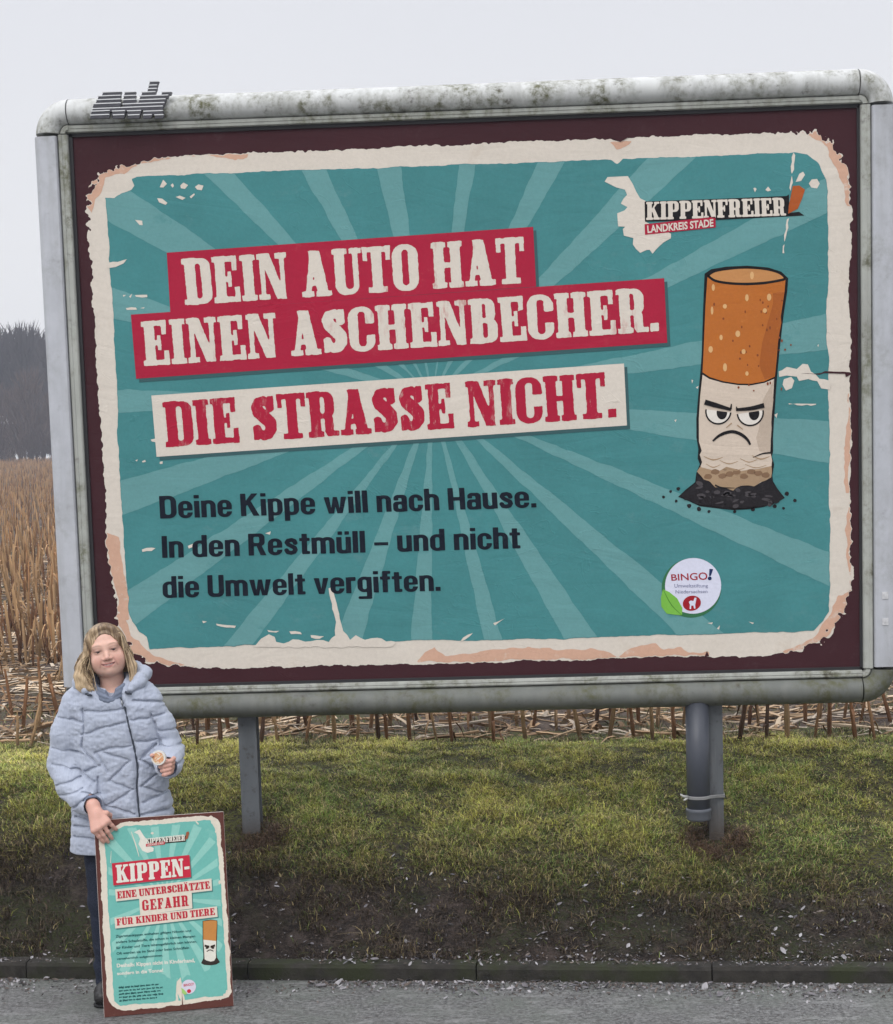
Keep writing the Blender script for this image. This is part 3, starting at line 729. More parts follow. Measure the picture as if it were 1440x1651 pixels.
# placard: fractions of its width and height from its top left corner
A['pcream']=[(0.032,0.083),(0.049,0.063),(0.101,0.055),(0.176,0.031),(0.218,0.019),(0.332,0.021),(0.562,0.016),(0.814,0.015),(0.898,0.017),(0.95,0.035),(0.968,0.071),(0.972,0.148),(0.979,0.329),(0.986,0.636),(0.991,0.846),(0.986,0.929),(0.966,0.949),(0.876,0.961),(0.759,0.965),(0.57,0.971),(0.402,0.975),(0.153,0.974),(0.102,0.961),(0.048,0.93),(0.03,0.888),(0.028,0.722),(0.026,0.55),(0.029,0.447),(0.03,0.282)]
A['pteal']=[(0.074,0.081),(0.227,0.037),(0.466,0.041),(0.781,0.038),(0.896,0.04),(0.92,0.076),(0.934,0.104),(0.945,0.355),(0.955,0.635),(0.956,0.913),(0.93,0.94),(0.761,0.942),(0.577,0.946),(0.573,0.836),(0.556,0.947),(0.342,0.947),(0.124,0.948),(0.08,0.918),(0.077,0.78),(0.075,0.45),(0.076,0.243)]
A['pred']=[(0.119,0.223),(0.717,0.209),(0.721,0.323),(0.123,0.336)]
A['pk']=[(0.147,0.234),(0.713,0.224),(0.712,0.313),(0.148,0.324)]
A['pw1']=[(0.134,0.356),(0.878,0.338),(0.878,0.399),(0.137,0.417)]
A['pt1']=[(0.147,0.368),(0.861,0.35),(0.864,0.388),(0.148,0.404)]
A['pw2']=[(0.313,0.393),(0.72,0.379),(0.718,0.483),(0.315,0.497)]
A['pt2']=[(0.334,0.422),(0.69,0.413),(0.692,0.468),(0.334,0.475)]
A['pw3']=[(0.118,0.5),(0.909,0.482),(0.91,0.536),(0.12,0.554)]
A['pt3']=[(0.132,0.506),(0.89,0.489),(0.891,0.525),(0.133,0.54)]
A['pb']=[[(0.119,0.588),(0.7,0.59),(0.7,0.601),(0.119,0.601)],[(0.119,0.617),(0.729,0.619),(0.729,0.631),(0.119,0.63)],[(0.119,0.646),(0.74,0.647),(0.741,0.659),(0.119,0.659)],[(0.119,0.675),(0.677,0.675),(0.677,0.688),(0.119,0.688)],[(0.118,0.703),(0.472,0.703),(0.472,0.715),(0.119,0.714)]]
A['pwh']=[[(0.116,0.733),(0.716,0.738),(0.717,0.758),(0.117,0.752)],[(0.115,0.774),(0.468,0.776),(0.469,0.795),(0.116,0.791)]]
A['psm']=[[(0.121,0.85),(0.445,0.851),(0.445,0.858),(0.122,0.859)],[(0.122,0.867),(0.461,0.867),(0.46,0.875),(0.122,0.875)],[(0.122,0.883),(0.447,0.883),(0.446,0.891),(0.122,0.892)],[(0.121,0.9),(0.467,0.9),(0.466,0.909),(0.122,0.908)],[(0.121,0.916),(0.411,0.917),(0.41,0.925),(0.122,0.925)]]
A['pfil']=[(0.797,0.553),(0.856,0.551),(0.9,0.555),(0.903,0.562),(0.889,0.659),(0.79,0.647)]
A['ppap']=[(0.79,0.647),(0.889,0.659),(0.882,0.721),(0.881,0.756),(0.839,0.764),(0.792,0.751),(0.792,0.716)]
A['pash']=[(0.789,0.745),(0.808,0.756),(0.839,0.762),(0.865,0.759),(0.882,0.745),(0.904,0.768),(0.88,0.775),(0.837,0.778),(0.79,0.773),(0.77,0.765)]
A['pout']=[(0.792,0.551),(0.856,0.547),(0.906,0.554),(0.907,0.564),(0.895,0.659),(0.887,0.721),(0.889,0.744),(0.91,0.769),(0.88,0.779),(0.837,0.781),(0.787,0.776),(0.763,0.766),(0.783,0.743),(0.785,0.716),(0.785,0.646)]
A['pbrow']=[[(0.797,0.678),(0.834,0.686)],[(0.843,0.687),(0.879,0.681)]]
A['pfrown']=[(0.811,0.709),(0.838,0.702),(0.864,0.71)]
A['pbadge']=[(0.658,0.881)]
A['pbr']=[(0.659,0.903)]
A['pleaf']=[(0.6,0.882),(0.623,0.894),(0.643,0.913),(0.631,0.921),(0.606,0.911)]
A['pmap']=[(0.297,0.071),(0.349,0.064),(0.373,0.095),(0.392,0.113),(0.386,0.151),(0.446,0.161),(0.44,0.174),(0.392,0.183),(0.357,0.171),(0.333,0.138),(0.346,0.111),(0.332,0.083)]
A['plog']=[(0.388,0.11),(0.691,0.103),(0.691,0.134),(0.387,0.137)]
A['plogr']=[(0.387,0.137),(0.532,0.13),(0.533,0.146),(0.386,0.151)]
A['plogc']=[(0.701,0.093),(0.719,0.088),(0.725,0.098),(0.711,0.125),(0.691,0.131)]
A['pray']=[(0.509,0.417)]

# ================================================================ billboard
PW, PH, PZ = 3.56, 2.5412, 2.4659          # poster sheet and the height of its middle
BO = np.array([0.0, 0.10, 0.42])           # foot of the billboard
bb = empty('billboard', tuple(BO), 'large weathered billboard in a rounded grey metal frame on two posts', 'billboard')
def pp(u, v, d=0.0):
    """poster place (metres from its top left corner, d in front of the sheet) -> metres from the billboard's foot"""
    u = np.asarray(u, float); v = np.asarray(v, float)
    return np.stack([u - PW/2 - BO[0], np.full(u.shape, -d) - BO[1], PZ + PH/2 - v - BO[2]], -1)

# --- frame material: aluminium with algae and streaks
def frame_mat(name, base, grime, streak=1.0):
    m = Mat(name, .6, .28, .0)
    big = m.noise(4.5, 6, .65, (1.6, 1, 1)); fine = m.noise(30, 5, .7); drip = m.noise(16, 5, .6, (1, 1, .10))
    c = m.vary(base, .10, 9)
    c = m.mix(m.math('MULTIPLY', m.range(drip, .46, .70), .45 * streak), c, (.20, .20, .18))
    f = m.math('MULTIPLY', m.range(big, .47, .64), m.range(fine, .36, .60))
    f = m.math('MULTIPLY', f, grime)
    c = m.mix(f, c, (.085, .085, .035))
    f2 = m.math('MULTIPLY', m.range(m.noise(11, 6, .7, loc=(5, 2, 1)), .56, .70), m.range(fine, .42, .62))
    c = m.mix(m.math('MULTIPLY', f2, grime), c, (.06, .05, .04))
    m.color(c).bump(fine, .15, .004)
    m.roughness(m.range(big, .3, .7, .5, .8))
    return m.m
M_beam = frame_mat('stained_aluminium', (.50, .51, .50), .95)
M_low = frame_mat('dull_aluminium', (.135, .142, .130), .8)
M_side = frame_mat('painted_side_panel', (.42, .432, .462), .22, .6)
M_lip = frame_mat('stained_inner_strip', (.36, .37, .34), .85)
M_dark = Mat('frame_black', .7); M_dark.color((.02, .02, .022)); M_dark = M_dark.m

# profile: o = distance outwards from the sheet's edge, d = towards the viewer
PROF = [(.040, .012), (.043, .036), (.050, .050), (.066, .066), (.086, .074), (.108, .072), (.128, .060), (.146, .036), (.158, .0), (.164, -.05), (.165, -.12), (.160, -.17), (.150, -.19), (.04, -.19)]
SIDE = [(.052, .012), (.053, .056), (.058, .062), (.120, .060), (.140, .054), (.153, .040), (.161, .014), (.165, -.02), (.165, -.14), (.160, -.18), (.150, -.19), (.05, -.19)]
LIP = [(.004, .0), (.005, .026), (.008, .031), (.018, .033), (.020, .029), (.022, .033), (.034, .034), (.037, .030), (.038, .012)]
LIPS = [(.006, .0), (.007, .028), (.012, .034), (.030, .036), (.034, .040), (.046, .041), (.050, .036), (.050, .012)]
def sweep_line(prof, a, b, outd):
    """a, b = poster (u, v) of the two ends on the sheet's edge, outd = outward unit in (u, v)"""
    V = []; F = []; n = len(prof)
    for (u, v) in (a, b):
        for (o, d) in prof:
            V.append(pp(u + outd[0]*o, v + outd[1]*o, d))
    for k in range(n - 1): F.append((k, k + 1, k + 1 + n, k + n))
    F.append(tuple(range(n))); F.append(tuple(range(2*n - 1, n - 1, -1)))
    return V, F
def sweep_corner(prof, c, a0, a1, seg=12):
    V = []; F = []; n = len(prof)
    for i in range(seg + 1):
        t = math.radians(a0 + (a1 - a0) * i / seg)
        for (o, d) in prof: V.append(pp(c[0] + math.cos(t)*o, c[1] - math.sin(t)*o, d))
    for i in range(seg):
        for k in range(n - 1): F.append((i*n + k, i*n + k + 1, (i+1)*n + k + 1, (i+1)*n + k))
    F.append(tuple(range(n))); F.append(tuple(seg*n + k for k in range(n))[::-1])
    return V, F
def solid(name, parts, mat, parent, smooth=True):
    b = MB()
    for V, F in parts: b.add(V, F)
    o = b.build(name, mat, parent)
    bm = bmesh.new(); bm.from_mesh(o.data); bmesh.ops.recalc_face_normals(bm, faces=bm.faces)
    if smooth:
        for f in bm.faces: f.smooth = len(f.verts) == 4
        for e in bm.edges:
            if len(e.link_faces) == 2 and e.calc_face_angle(0) > .6: e.smooth = False
    bm.to_mesh(o.data); bm.free()
    return o
g = .004
SK = .012
o = solid('top_beam', [sweep_line(PROF, (g, 0), (PW - g, 0), (0, -1))], M_beam, bb)
solid('inner_strip', [sweep_line(LIP, (-.02, 0), (PW + .02, 0), (0, -1))], M_lip, o)
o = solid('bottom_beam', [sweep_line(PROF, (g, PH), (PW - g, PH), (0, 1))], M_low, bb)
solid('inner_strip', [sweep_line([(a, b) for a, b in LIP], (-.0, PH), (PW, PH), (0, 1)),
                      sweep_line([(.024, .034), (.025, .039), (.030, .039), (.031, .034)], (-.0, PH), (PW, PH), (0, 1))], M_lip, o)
for u, sx in ((0, -1), (PW, 1)):
    o = solid('side_panel', [sweep_line(SIDE, (u, SK), (u, PH - SK), (sx, 0))], M_side, bb)
    solid('inner_strip', [sweep_line(LIPS, (u, .004), (u, PH - .004), (sx, 0))], M_lip, o)
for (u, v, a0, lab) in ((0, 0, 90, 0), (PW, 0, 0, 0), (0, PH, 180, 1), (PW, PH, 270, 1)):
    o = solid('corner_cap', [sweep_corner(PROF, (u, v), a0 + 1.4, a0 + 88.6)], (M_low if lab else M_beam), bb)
    solid('corner_strip', [sweep_corner([(.012, .0), (.016, .038), (.034, .040), (.039, .034), (.039, .012)], (u, v), a0 + 1, a0 + 89, 8)], M_lip, o)
# dark joints behind the caps, back of the box and dark strips for the black gap round the sheet
b = MB()
V, F = sweep_line([(.03, .008), (.158, -.012), (.158, -.18), (.03, -.18)], (-.14, 0), (PW + .14, 0), (0, -1))
b.box(-PW/2 - .10 - BO[0], PW/2 + .10 - BO[0], .012 - BO[1], .18 - BO[1], PZ - PH/2 - .10 - BO[2], PZ + PH/2 + .10 - BO[2])
b.build('back_panel', M_dark, bb)
b = MB()
for (u0, u1, v0, v1) in ((-.002, PW + .002, -.014, .012), (-.002, PW + .002, PH - .009, PH + .01), (-.012, .010, -.002, PH), (PW - .006, PW + .01, -.002, PH)):
    q = pp([u0, u1, u1, u0], [v0, v0, v1, v1], .0105); q2 = pp([u0, u1, u1, u0], [v0, v0, v1, v1], -.004)
    b.add(list(q) + list(q2), [(3, 2, 1, 0), (0, 1, 5, 4), (1, 2, 6, 5), (2, 3, 7, 6), (3, 0, 4, 7)])
b.build('dark_gap_strip', M_dark, bb)
# small white stickers and screws on the right side panel
b = MB()
for (u, v) in ((PW + .1, 2.32), (PW + .1, 2.20)):
    b.box(u-.014-PW/2, u+.014-PW/2, -.064-BO[1], -.058-BO[1], PZ+PH/2-v-.016-BO[2], PZ+PH/2-v+.016-BO[2])
sm = Mat('white_sticker', .5); sm.color(sm.vary((.50, .50, .51), .3, 60)); 
b.build('sticker', sm.m, bb)

# --- emblem: slanted letters made of metal slats, standing on the top beam
EM = [[(-1.392,-1.351,3.932),(-1.397,-1.357,3.916),(-1.402,-1.36,3.901),(-1.607,-1.522,3.893),(-1.507,-1.457,3.89),(-1.429,-1.366,3.887),(-1.339,-1.295,3.884),(-1.628,-1.525,3.877),(-1.512,-1.457,3.874),(-1.439,-1.309,3.87),(-1.637,-1.526,3.861),(-1.515,-1.458,3.857),(-1.444,-1.322,3.854),(-1.651,-1.525,3.844),(-1.517,-1.328,3.838),(-1.657,-1.336,3.823),(-1.662,-1.577,3.812),(-1.566,-1.508,3.809),(-1.498,-1.436,3.807),(-1.425,-1.337,3.803),(-1.666,-1.58,3.795),(-1.563,-1.512,3.792),(-1.495,-1.443,3.789),(-1.426,-1.388,3.787),(-1.375,-1.335,3.785)]]
b = MB()
for (x0, x1, z) in EM[0]:
    sl = .006
    V = []
    for yy in (-.092, -.074):
        V += [(x0, yy, z-.0068), (x1, yy, z-.0068), (x1+sl, yy, z+.0068), (x0+sl, yy, z+.0068)]
    V = [(p[0]-BO[0], p[1]-BO[1], p[2]-BO[2]) for p in V]
    b.add(V, [(0,1,2,3), (7,6,5,4), (0,4,5,1), (1,5,6,2), (2,6,7,3), (3,7,4,0)])
em = Mat('dark_slat_metal', .4, .5, .3); em.color(em.vary((.055, .055, .065), .25, 40))
emb = b.build('emblem', em.m, bb)
b = MB()
for (x0, x1, z) in EM[0]:
    b.box(x0+.002-BO[0], x1+.003-BO[0], -.094-BO[1], -.070-BO[1], z+.0072-BO[2], z+.0112-BO[2])
el = Mat('slat_highlight_paint', .35, .5, .2); el.color((.62, .63, .64)); b.build('slat_highlight', el.m, emb)  # pale strip over each slat, its highlight put into the colour
b = MB()
for x in (-1.57, -1.50, -1.42):
    b.box(x-BO[0], x+.012-BO[0], -.076-BO[1], -.060-BO[1], PZ+PH/2+.055-BO[2], PZ+PH/2+.145-BO[2])
b.build('bracket', em.m, emb)

# --- posts: steel I sections
pm = Mat('galvanised_post', .55, .4, .1)
c = pm.vary((.115, .125, .135), .25, 6, stretch=(1, 1, .3)); n2 = pm.noise(25, 5, .7)
c = pm.mix(pm.range(n2, .56, .75), c, (.05, .045, .04))
pz_ = pm.t.nodes.new('ShaderNodeSeparateXYZ'); pm.t.links.new(pm.tc(), pz_.inputs[0])
mud = pm.range(pm.math('ADD', pz_.outputs['Z'], pm.math('MULTIPLY', n2, .16)), .08, .24, 1.0, 0.0)
drp = pm.noise(30, 5, .65, (1, 1, .06)); c = pm.mix(pm.math('MULTIPLY', pm.range(drp, .50, .66), .5), c, (.20, .205, .21))
pm.color(pm.mix(pm.math('MULTIPLY', mud, .85), c, (.055, .040, .028))).bump(n2, .2, .004)
def post(x0, x1, y, z0):
    b = MB(); w = .008
    b.box(x0, x1, y, y+w, z0, 1.06); b.box(x0, x1, y+.09, y+.09+w, z0, 1.06)
    xm = (x0+x1)/2; b.box(xm-.004, xm+.004, y+w+.001, y+.089, z0, 1.06)
    return b.build('post', pm.m, bb, off=BO)
post(-1.137, -1.052, .055, .30)
post(1.076, 1.145, .055, .25)

# --- the printed sheet: layers of ink less than a millimetre apart, creased like pasted paper
def ink(name, col, var=.10, worn=None, amount=.5, wscale=26, wstretch=(1, 1, .28), rough=.62, crease=.5):
    m = Mat(name, rough, .10)
    c = m.vary(col, var, 2.3, 6)
    c = m.mix(.5, c, m.vary(col, .10, 75, 3))
    if worn:
        w = m.noise(wscale, 6, .75, wstretch); w2 = m.noise(3.0, 4, .6, loc=(2, 4, 1))
        f = m.math('MULTIPLY', m.range(w, .57, .68), m.range(w2, .40, .62))
        c = m.mix(m.math('MULTIPLY', f, amount), c, worn)
    m.color(c)
    if crease:
        cz = m.noise(2.6, 3, .5, (1, 1, 2.0), 1.5, loc=(1, 3, 2))
        rid = m.math('MULTIPLY', m.range(m.math('ABSOLUTE', m.math('SUBTRACT', cz, .5), 0), 0, .012, 1, 0, True), m.range(m.noise(1.3, 3, .5, loc=(8, 1, 5)), .50, .62))
        m.bump(rid, .26 * crease, .02)
        k = m.noise(1.6, 4, .5, (1, 1, 2.6), 1.2); k2 = m.noise(7, 4, .6, (1.4, 1, 1), .4)
        m.bump(m.math('ABSOLUTE', m.math('SUBTRACT', k, .5), 0), .50 * crease, .03).bump(k2, .25 * crease, .012)
    return m.m
CREAM, TEAL, RED, MAROON = (.60, .545, .475), (.055, .205, .212), (.35, .013, .040), (.046, .015, .019)
I_maroon = ink('maroon_ink', MAROON, .18, (.075, .04, .045), .5, 9, (1, 1, 1))
I_cream = ink('cream_paper', CREAM, .07, (.50, .42, .34), .4, 8, (1, 1, 1))
I_pink = ink('rubbed_pink_ink', (.55, .34, .245), .14, CREAM, .8, 14, (1, 1, 1))
I_teal = ink('teal_ink', TEAL, .26, (.10, .23, .235), .6, 5, (1, 1, 1.6))
I_ray = ink('pale_teal_ink', (.118, .280, .282), .14, TEAL, .7, 6, (1, 1, 1.4))
I_red = ink('red_ink', RED, .10, (.45, .10, .10), .35, 12, (1, 1, 1))
I_cream_t = ink('scratched_cream_ink', CREAM, .06, (.42, .13, .12), .85, 22)
I_red_t = ink('scratched_red_ink', (.36, .012, .038), .10, CREAM, .85, 22)
I_black = ink('blue_black_ink', (.006, .009, .017), .15, (.03, .06, .07), .3, 30)
I_white = ink('white_paper', (.66, .62, .56), .05)
I_dark = ink('dark_line_ink', (.010, .009, .010), .1)
I_orange = ink('orange_ink', (.42, .13, .025), .18, (.50, .19, .05), .8, 30, (1, 1, 1))
I_orange2 = ink('pale_orange_ink', (.47, .22, .08), .15)
I_spot = ink('light_speck_ink', (.60, .36, .16), .1)
I_buff = ink('cigarette_paper_ink', (.56, .47, .385), .08)
I_tan = ink('scorched_ink', (.34, .235, .145), .25, (.12, .08, .05), .8, 30, (1, 1, 1))
I_ash = ink('ash_ink', (.016, .014, .016), .3, (.05, .045, .048), .8, 20, (1, 1, 1))

poster = None
def sheet(name, V2, F, d, mat, parent, place=None):
    V2 = np.asarray(V2, float)
    P3 = (place or pp)(V2[:, 0], V2[:, 1], d)
    # printed side faces the viewer
    f0 = max(F, key=len); n = np.zeros(3)
    for f in F[:40]:
        a = P3[list(f)]; 
        for k in range(1, len(a) - 1): n += np.cross(a[k] - a[0], a[k+1] - a[0])
    if n[1] > 0: F = [tuple(f)[::-1] for f in F]
    return mesh_py(name, P3, F, mat, parent)
def polys(name, plist, d, mat, parent, place=None):
    V = []; F = []
    for p in plist:
        a = sum(p[i-1][0]*p[i][1] - p[i][0]*p[i-1][1] for i in range(len(p)))
        p = list(p) if a > 0 else list(p)[::-1]
        F.append(tuple(range(len(V), len(V) + len(p)))); V += p
    return sheet(name, V, F, d, mat, parent, place)
def circle(c, r, n=40, ry=None, rot=0):
    ry = ry or r
    return [(c[0] + r*math.cos(t)*math.cos(rot) - ry*math.sin(t)*math.sin(rot), c[1] + r*math.cos(t)*math.sin(rot) + ry*math.sin(t)*math.cos(rot)) for t in [2*math.pi*k/n for k in range(n)]]
def stroke(pts, w):
    """a brush line with a width per point, as one outline"""
    pts = [np.array(p, float) for p in pts]
    # smooth
    q = []
    for i in range(len(pts) - 1):
        p0 = pts[max(i-1, 0)]; p1 = pts[i]; p2 = pts[i+1]; p3 = pts[min(i+2, len(pts)-1)]
        for k in range(6):
            t = k / 6
            q.append(.5*((2*p1)+(-p0+p2)*t+(2*p0-5*p1+4*p2-p3)*t*t+(-p0+3*p1-3*p2+p3)*t**3))
    q.append(pts[-1]); L = []; R = []
    for i, p in enumerate(q):
        d = q[min(i+1, len(q)-1)] - q[max(i-1, 0)]; d /= np.linalg.norm(d) + 1e-12
        s = i / (len(q)-1); ww = (w if not hasattr(w, '__len__') else np.interp(s, np.linspace(0, 1, len(w)), w)) / 2
        n = np.array([-d[1], d[0]])*ww
        L.append(tuple(p + n)); R.append(tuple(p - n))
    return L + R[::-1]

poster = sheet('poster', [(-.0, -.0), (PW, 0), (PW, PH), (0, PH)], [(0, 1, 2, 3)], .0, I_maroon, bb)
LY = .0007
# ragged cream border
h = .004
X, Y = np.meshgrid(np.arange(0, PW, h), np.arange(0, PH, h))
wx = X + .008 * fbm(X*7, Y*7, 31, 3); wy = Y + .008 * fbm(X*7, Y*7, 41, 3)
d = sdpoly(wx, wy, A['cream'])
corner = np.exp(-((np.minimum(X, PW - X) - .17)**2)/.02 - ((np.minimum(Y, PH - Y) - .25)**2)/.09)
d = d + (.003 + .009*np.clip(corner, 0, 1)) * fbm(X*28, Y*28, 51, 3) + .040 * np.clip(corner + .22, 0, 1) * np.clip(fbm(X*42, Y*42, 61, 3), -1, 1) * np.exp(-(np.abs(d)/.045)**2)
V, F = fill(d, 0, 0, h)
sheet('cream_border', V, F, LY, I_cream, poster)
CR_SD = d
# rubbed pink zones on the outer half of the border
dp = np.full(X.shape, 9.0)
for q in A['pink']: dp = np.minimum(dp, sdpoly(X + .02*fbm(X*7, Y*7, 71, 3), Y + .02*fbm(X*7, Y*7, 81, 3), q))
dp = np.maximum(dp + .010 * fbm(X*20, Y*20, 91, 3), d + .003)
V, F = fill(dp, 0, 0, h); sheet('rubbed_edge', V, F, 2*LY, I_pink, poster)
# teal field
wx = X + .008 * fbm(X*8, Y*8, 131, 3); wy = Y + .008 * fbm(X*8, Y*8, 141, 3)
dt = sdpoly(wx, wy, A['teal']) + .003 * fbm(X*40, Y*40, 151, 3)
V, F = fill(dt, 0, 0, h); sheet('teal_field', V, F, 3*LY, I_teal, poster)
# rays
RC = A['raycentre'][0]
th = np.degrees(np.arctan2(-(Y - RC[1]), X - RC[0])); rr = np.hypot(X - RC[0], Y - RC[1])
RAYS = [7.5, -8.2, -25, -43, -60, -77.6, -94.4, -111, -130, -147, -164, 179, 162, 147, 132, 116, 99, 79.5, 61.2, 43, 25]
dr = np.full(X.shape, 9.0)
for k, a in enumerate(RAYS):
    da = (th - a + 180) % 360 - 180
    hw = 2.5 + .5 * math.sin(k * 2.1)
    dr = np.minimum(dr, (np.abs(da) - hw) * rr * .0175)
dr = np.maximum(np.maximum(dr + .006 * fbm(X*14, Y*14, 161, 3), dt + .002), .09 - rr)
V, F = fill(dr, 0, 0, h); sheet('sun_rays', V, F, 4*LY, I_ray, poster)
# torn and scratched paper
ch = [rag(c, .02, .004, i) for i, c in enumerate(A['chips'])]
for c in ch: polys('torn_patch', [c], 5*LY, I_cream, poster)
for i, c in enumerate(A['cracks']): polys('crack', [rag(c, .03, .002, i + 50)], 6*LY, I_maroon, poster)
# banners
def grow(q, dx, dy): return [(x + dx, y + dy) for x, y in q]
I_shadow = Mat('printed_shadow_ink', .62, .3); I_shadow.color((.028, .085, .092)); I_shadow = I_shadow.m
polys('banner_drop_shadow', [rag(grow(A[k], .014, .016), .2, .001, 3) for k in ('red1', 'red2', 'white')], 6*LY, I_shadow, poster)  # printed drop shadow: dark copies of the banners, shifted down and right
polys('headline_banner', [A['red1'], A['red2']], 7*LY, I_red, poster)
polys('headline_banner', [A['white']], 7*LY, I_cream, poster)
for key, txt, mt, sd in (('t1', 'DEIN AUTO HAT', I_cream_t, 1), ('t2', 'EINEN ASCHENBECHER.', I_cream_t, 2), ('t3', 'DIE STRASSE NICHT.', I_red_t, 3)):
    V, F = slab_text(txt, A[key], 72, .012, .04, sd); sheet('headline', V, F, 8*LY, mt, poster)
for key, txt in (('b1', 'Deine Kippe will nach Hause.'), ('b2', 'In den Restmüll – und nicht'), ('b3', 'die Umwelt vergiften.')):
    V, F = slab_text(txt, A[key], 44, .003, .062, 5, grot_fields); sheet('text_line', V, F, 6*LY, I_black, poster)
# logo with the map patch
polys('map_patch', [rag(A['logomap'], .03, .006, 9)], 5.5*LY, I_cream, poster)
polys('logo_plate', [A['logodark']], 6*LY, I_dark, poster)
V, F = slab_text('KIPPENFREIER', A['logot'], 30, .006, .02, 6); sheet('logo_lettering', V, F, 7*LY, I_cream, poster)
polys('logo_plate', [A['logored']], 7*LY, I_red, poster)
V, F = sans_text('LANDKREIS STADE', A['logot2'], .03); sheet('logo_lettering', V, F, 8*LY, I_cream, poster)
polys('logo_butt', [A['logocig']], 7.5*LY, ink('butt_ink', (.36, .085, .02), .2), poster)
# the cigarette end with its cross face
cig = polys('cigarette_drawing', [A['cigout']], 6*LY, I_dark, poster)
G = cig
def dr_(name, pl, lay, mt): return polys(name, pl, lay*LY, mt, poster)
dr_('paper_tube', [A['cigpaper']], 7, I_buff)
dr_('scorched_edge', [rag(A['cigburn'], .02, .004, 3)], 8, I_tan)
dr_('crumpled_neck', [rag(A['cigneck'], .03, .003, 4)], 8.5, I_buff)
dr_('ash', [rag(A['cigash'], .02, .004, 5)], 9, I_ash)
dr_('filter', [A['cigfilter']], 8, I_orange)
dr_('filter_rim', [stroke(A['cigtop'] + [A['cigtop'][0]], .011)], 9, I_dark)
dr_('filter_top', [A['cigtop']], 8.5, I_orange2)
r = random.Random(3)
sp = [circle(c, .006 + .005*r.random(), 14, .010 + .010*r.random()) for c in A['spots']]
dr_('filter_speck', sp, 9, I_spot)
u0, v0 = A['cigfilter'][0]
sp = [circle((u0 + .02 + .36*r.random(), v0 + .1 + .42*r.random()), .003 + .002*r.random(), 8, .004 + .004*r.random()) for _ in range(34)]
dr_('filter_speck', sp, 8.8, ink('brown_speck_ink', (.20, .055, .018), .2))
pt = A['cigpaper']
dr_('fold_line', [stroke([pt[16], (pt[16][0]+.03, pt[16][1]+.012), (pt[16][0]+.09, pt[16][1]+.016)], [.008, .006, .002]),
                  stroke([pt[10], (pt[10][0]-.04, pt[10][1]+.004), (pt[10][0]-.08, pt[10][1]+.02)], [.008, .006, .002])], 10, I_dark)
for k, (c, rr_) in enumerate(zip(A['eyes'], (.053, .055))):
    cut = lambda pts: [(x, max(y, c[1] - .002 + (.16 if k == 0 else -.12)*(x - c[0]))) for x, y in pts]
    dr_('eye_outline', [cut(circle(c, rr_ + .007, 40))], 9.5, I_dark)
    dr_('eye_white', [cut(circle(c, rr_, 40))], 10, I_white)
    p = A['pup'][k]; dr_('pupil', [cut(circle(p, .024, 30, .031))], 11, I_dark)
dr_('eyebrow', [stroke(A['browL'], [.024, .022, .012]), stroke(A['browR'], [.012, .018, .022])], 12, I_dark)
bt = A['browtick']
dr_('frown_line', [stroke([bt[0], bt[1]], [.004, .010]), stroke([bt[2], bt[3]], [.004, .010])], 12.5, I_dark)
dr_('mouth', [stroke(A['frown'], [.008, .014, .015, .014, .009])], 10, I_dark)
for k, c in enumerate(A['eyes']):
    dr_('eye_bag', [stroke([(c[0]+(.035 if k == 0 else -.035), c[1]+.075), (c[0]+(.06 if k == 0 else -.06), c[1]+.055)], [.003, .006])], 10, I_tan)
dr_('ash_crumb', [rag(circle(c, .006 + .005*r.random(), 10), .01, .003, i) for i, c in enumerate(A['crumbs'])], 6, I_ash)
# printed modelling of the drawing: folds, scorch scallops and ash lumps
def uvp(p, q, s, t): return (p[0]*(1-s) + q[0]*s, p[1]*(1-s) + q[1]*s + t)
fl = A['cigfilter']
I_orsh = ink('deep_orange_ink', (.33, .095, .02), .2, (.42, .13, .025), .8, 30, (1, 1, 1))
dr_('filter_shade', [rag([fl[7], fl[8], fl[9], fl[10], fl[11], (fl[11][0]-.045, fl[11][1]+.010), (fl[10][0]-.075, fl[10][1]), (fl[9][0]-.07, fl[9][1]), (fl[8][0]-.05, fl[8][1]), (fl[7][0]-.05, fl[7][1]+.006)], .04, .006, 8)], 8.4, I_orsh)
pp_ = A['cigpaper']
I_bfsh = ink('paper_shade_ink', (.45, .365, .29), .12, (.56, .47, .385), .7, 20, (1, 1, 1))
dr_('paper_shade', [rag([pp_[6], pp_[7], pp_[8], pp_[9], pp_[10], (pp_[10][0]-.05, pp_[10][1]-.01), (pp_[9][0]-.065, pp_[9][1]), (pp_[8][0]-.05, pp_[8][1]), (pp_[7][0]-.045, pp_[7][1])], .03, .005, 9)], 7.4, I_bfsh)
nk = A['cigneck']; n0, n1_ = nk[0], nk[6]
for s0, s1, t0, w_ in ((.02, .30, .012, .007), (.25, .52, .030, .005), (.55, .80, .022, .005), (.72, .98, .008, .007), (.05, .26, .046, .005), (.62, .93, .048, .004), (.34, .62, .060, .004)):
    a_, b_ = uvp(n0, n1_, s0, t0), uvp(n0, n1_, s1, t0 + .004); c_ = uvp(n0, n1_, (s0+s1)/2, t0 + .016)
    dr_('fold_line', [stroke([a_, c_, b_], [.002, w_, .002])], 9.5, I_tan)
ba = A['cigburn']
for s in np.linspace(.10, .92, 9):
    a_ = uvp((ba[0][0], ba[0][1]), (ba[6][0], ba[6][1]), s, .040 + .012*math.sin(s*23))
    dr_('scorch_scallop', [rag(circle(a_, .019, 12, .012), .02, .004, int(s*100))], 9.2, I_bfsh if int(s*40) % 2 else ink('scorch_brown_ink', (.20, .12, .07), .3))
ah = A['cigash']; r = random.Random(12)
I_ashl = ink('ash_light_ink', (.060, .054, .058), .3)
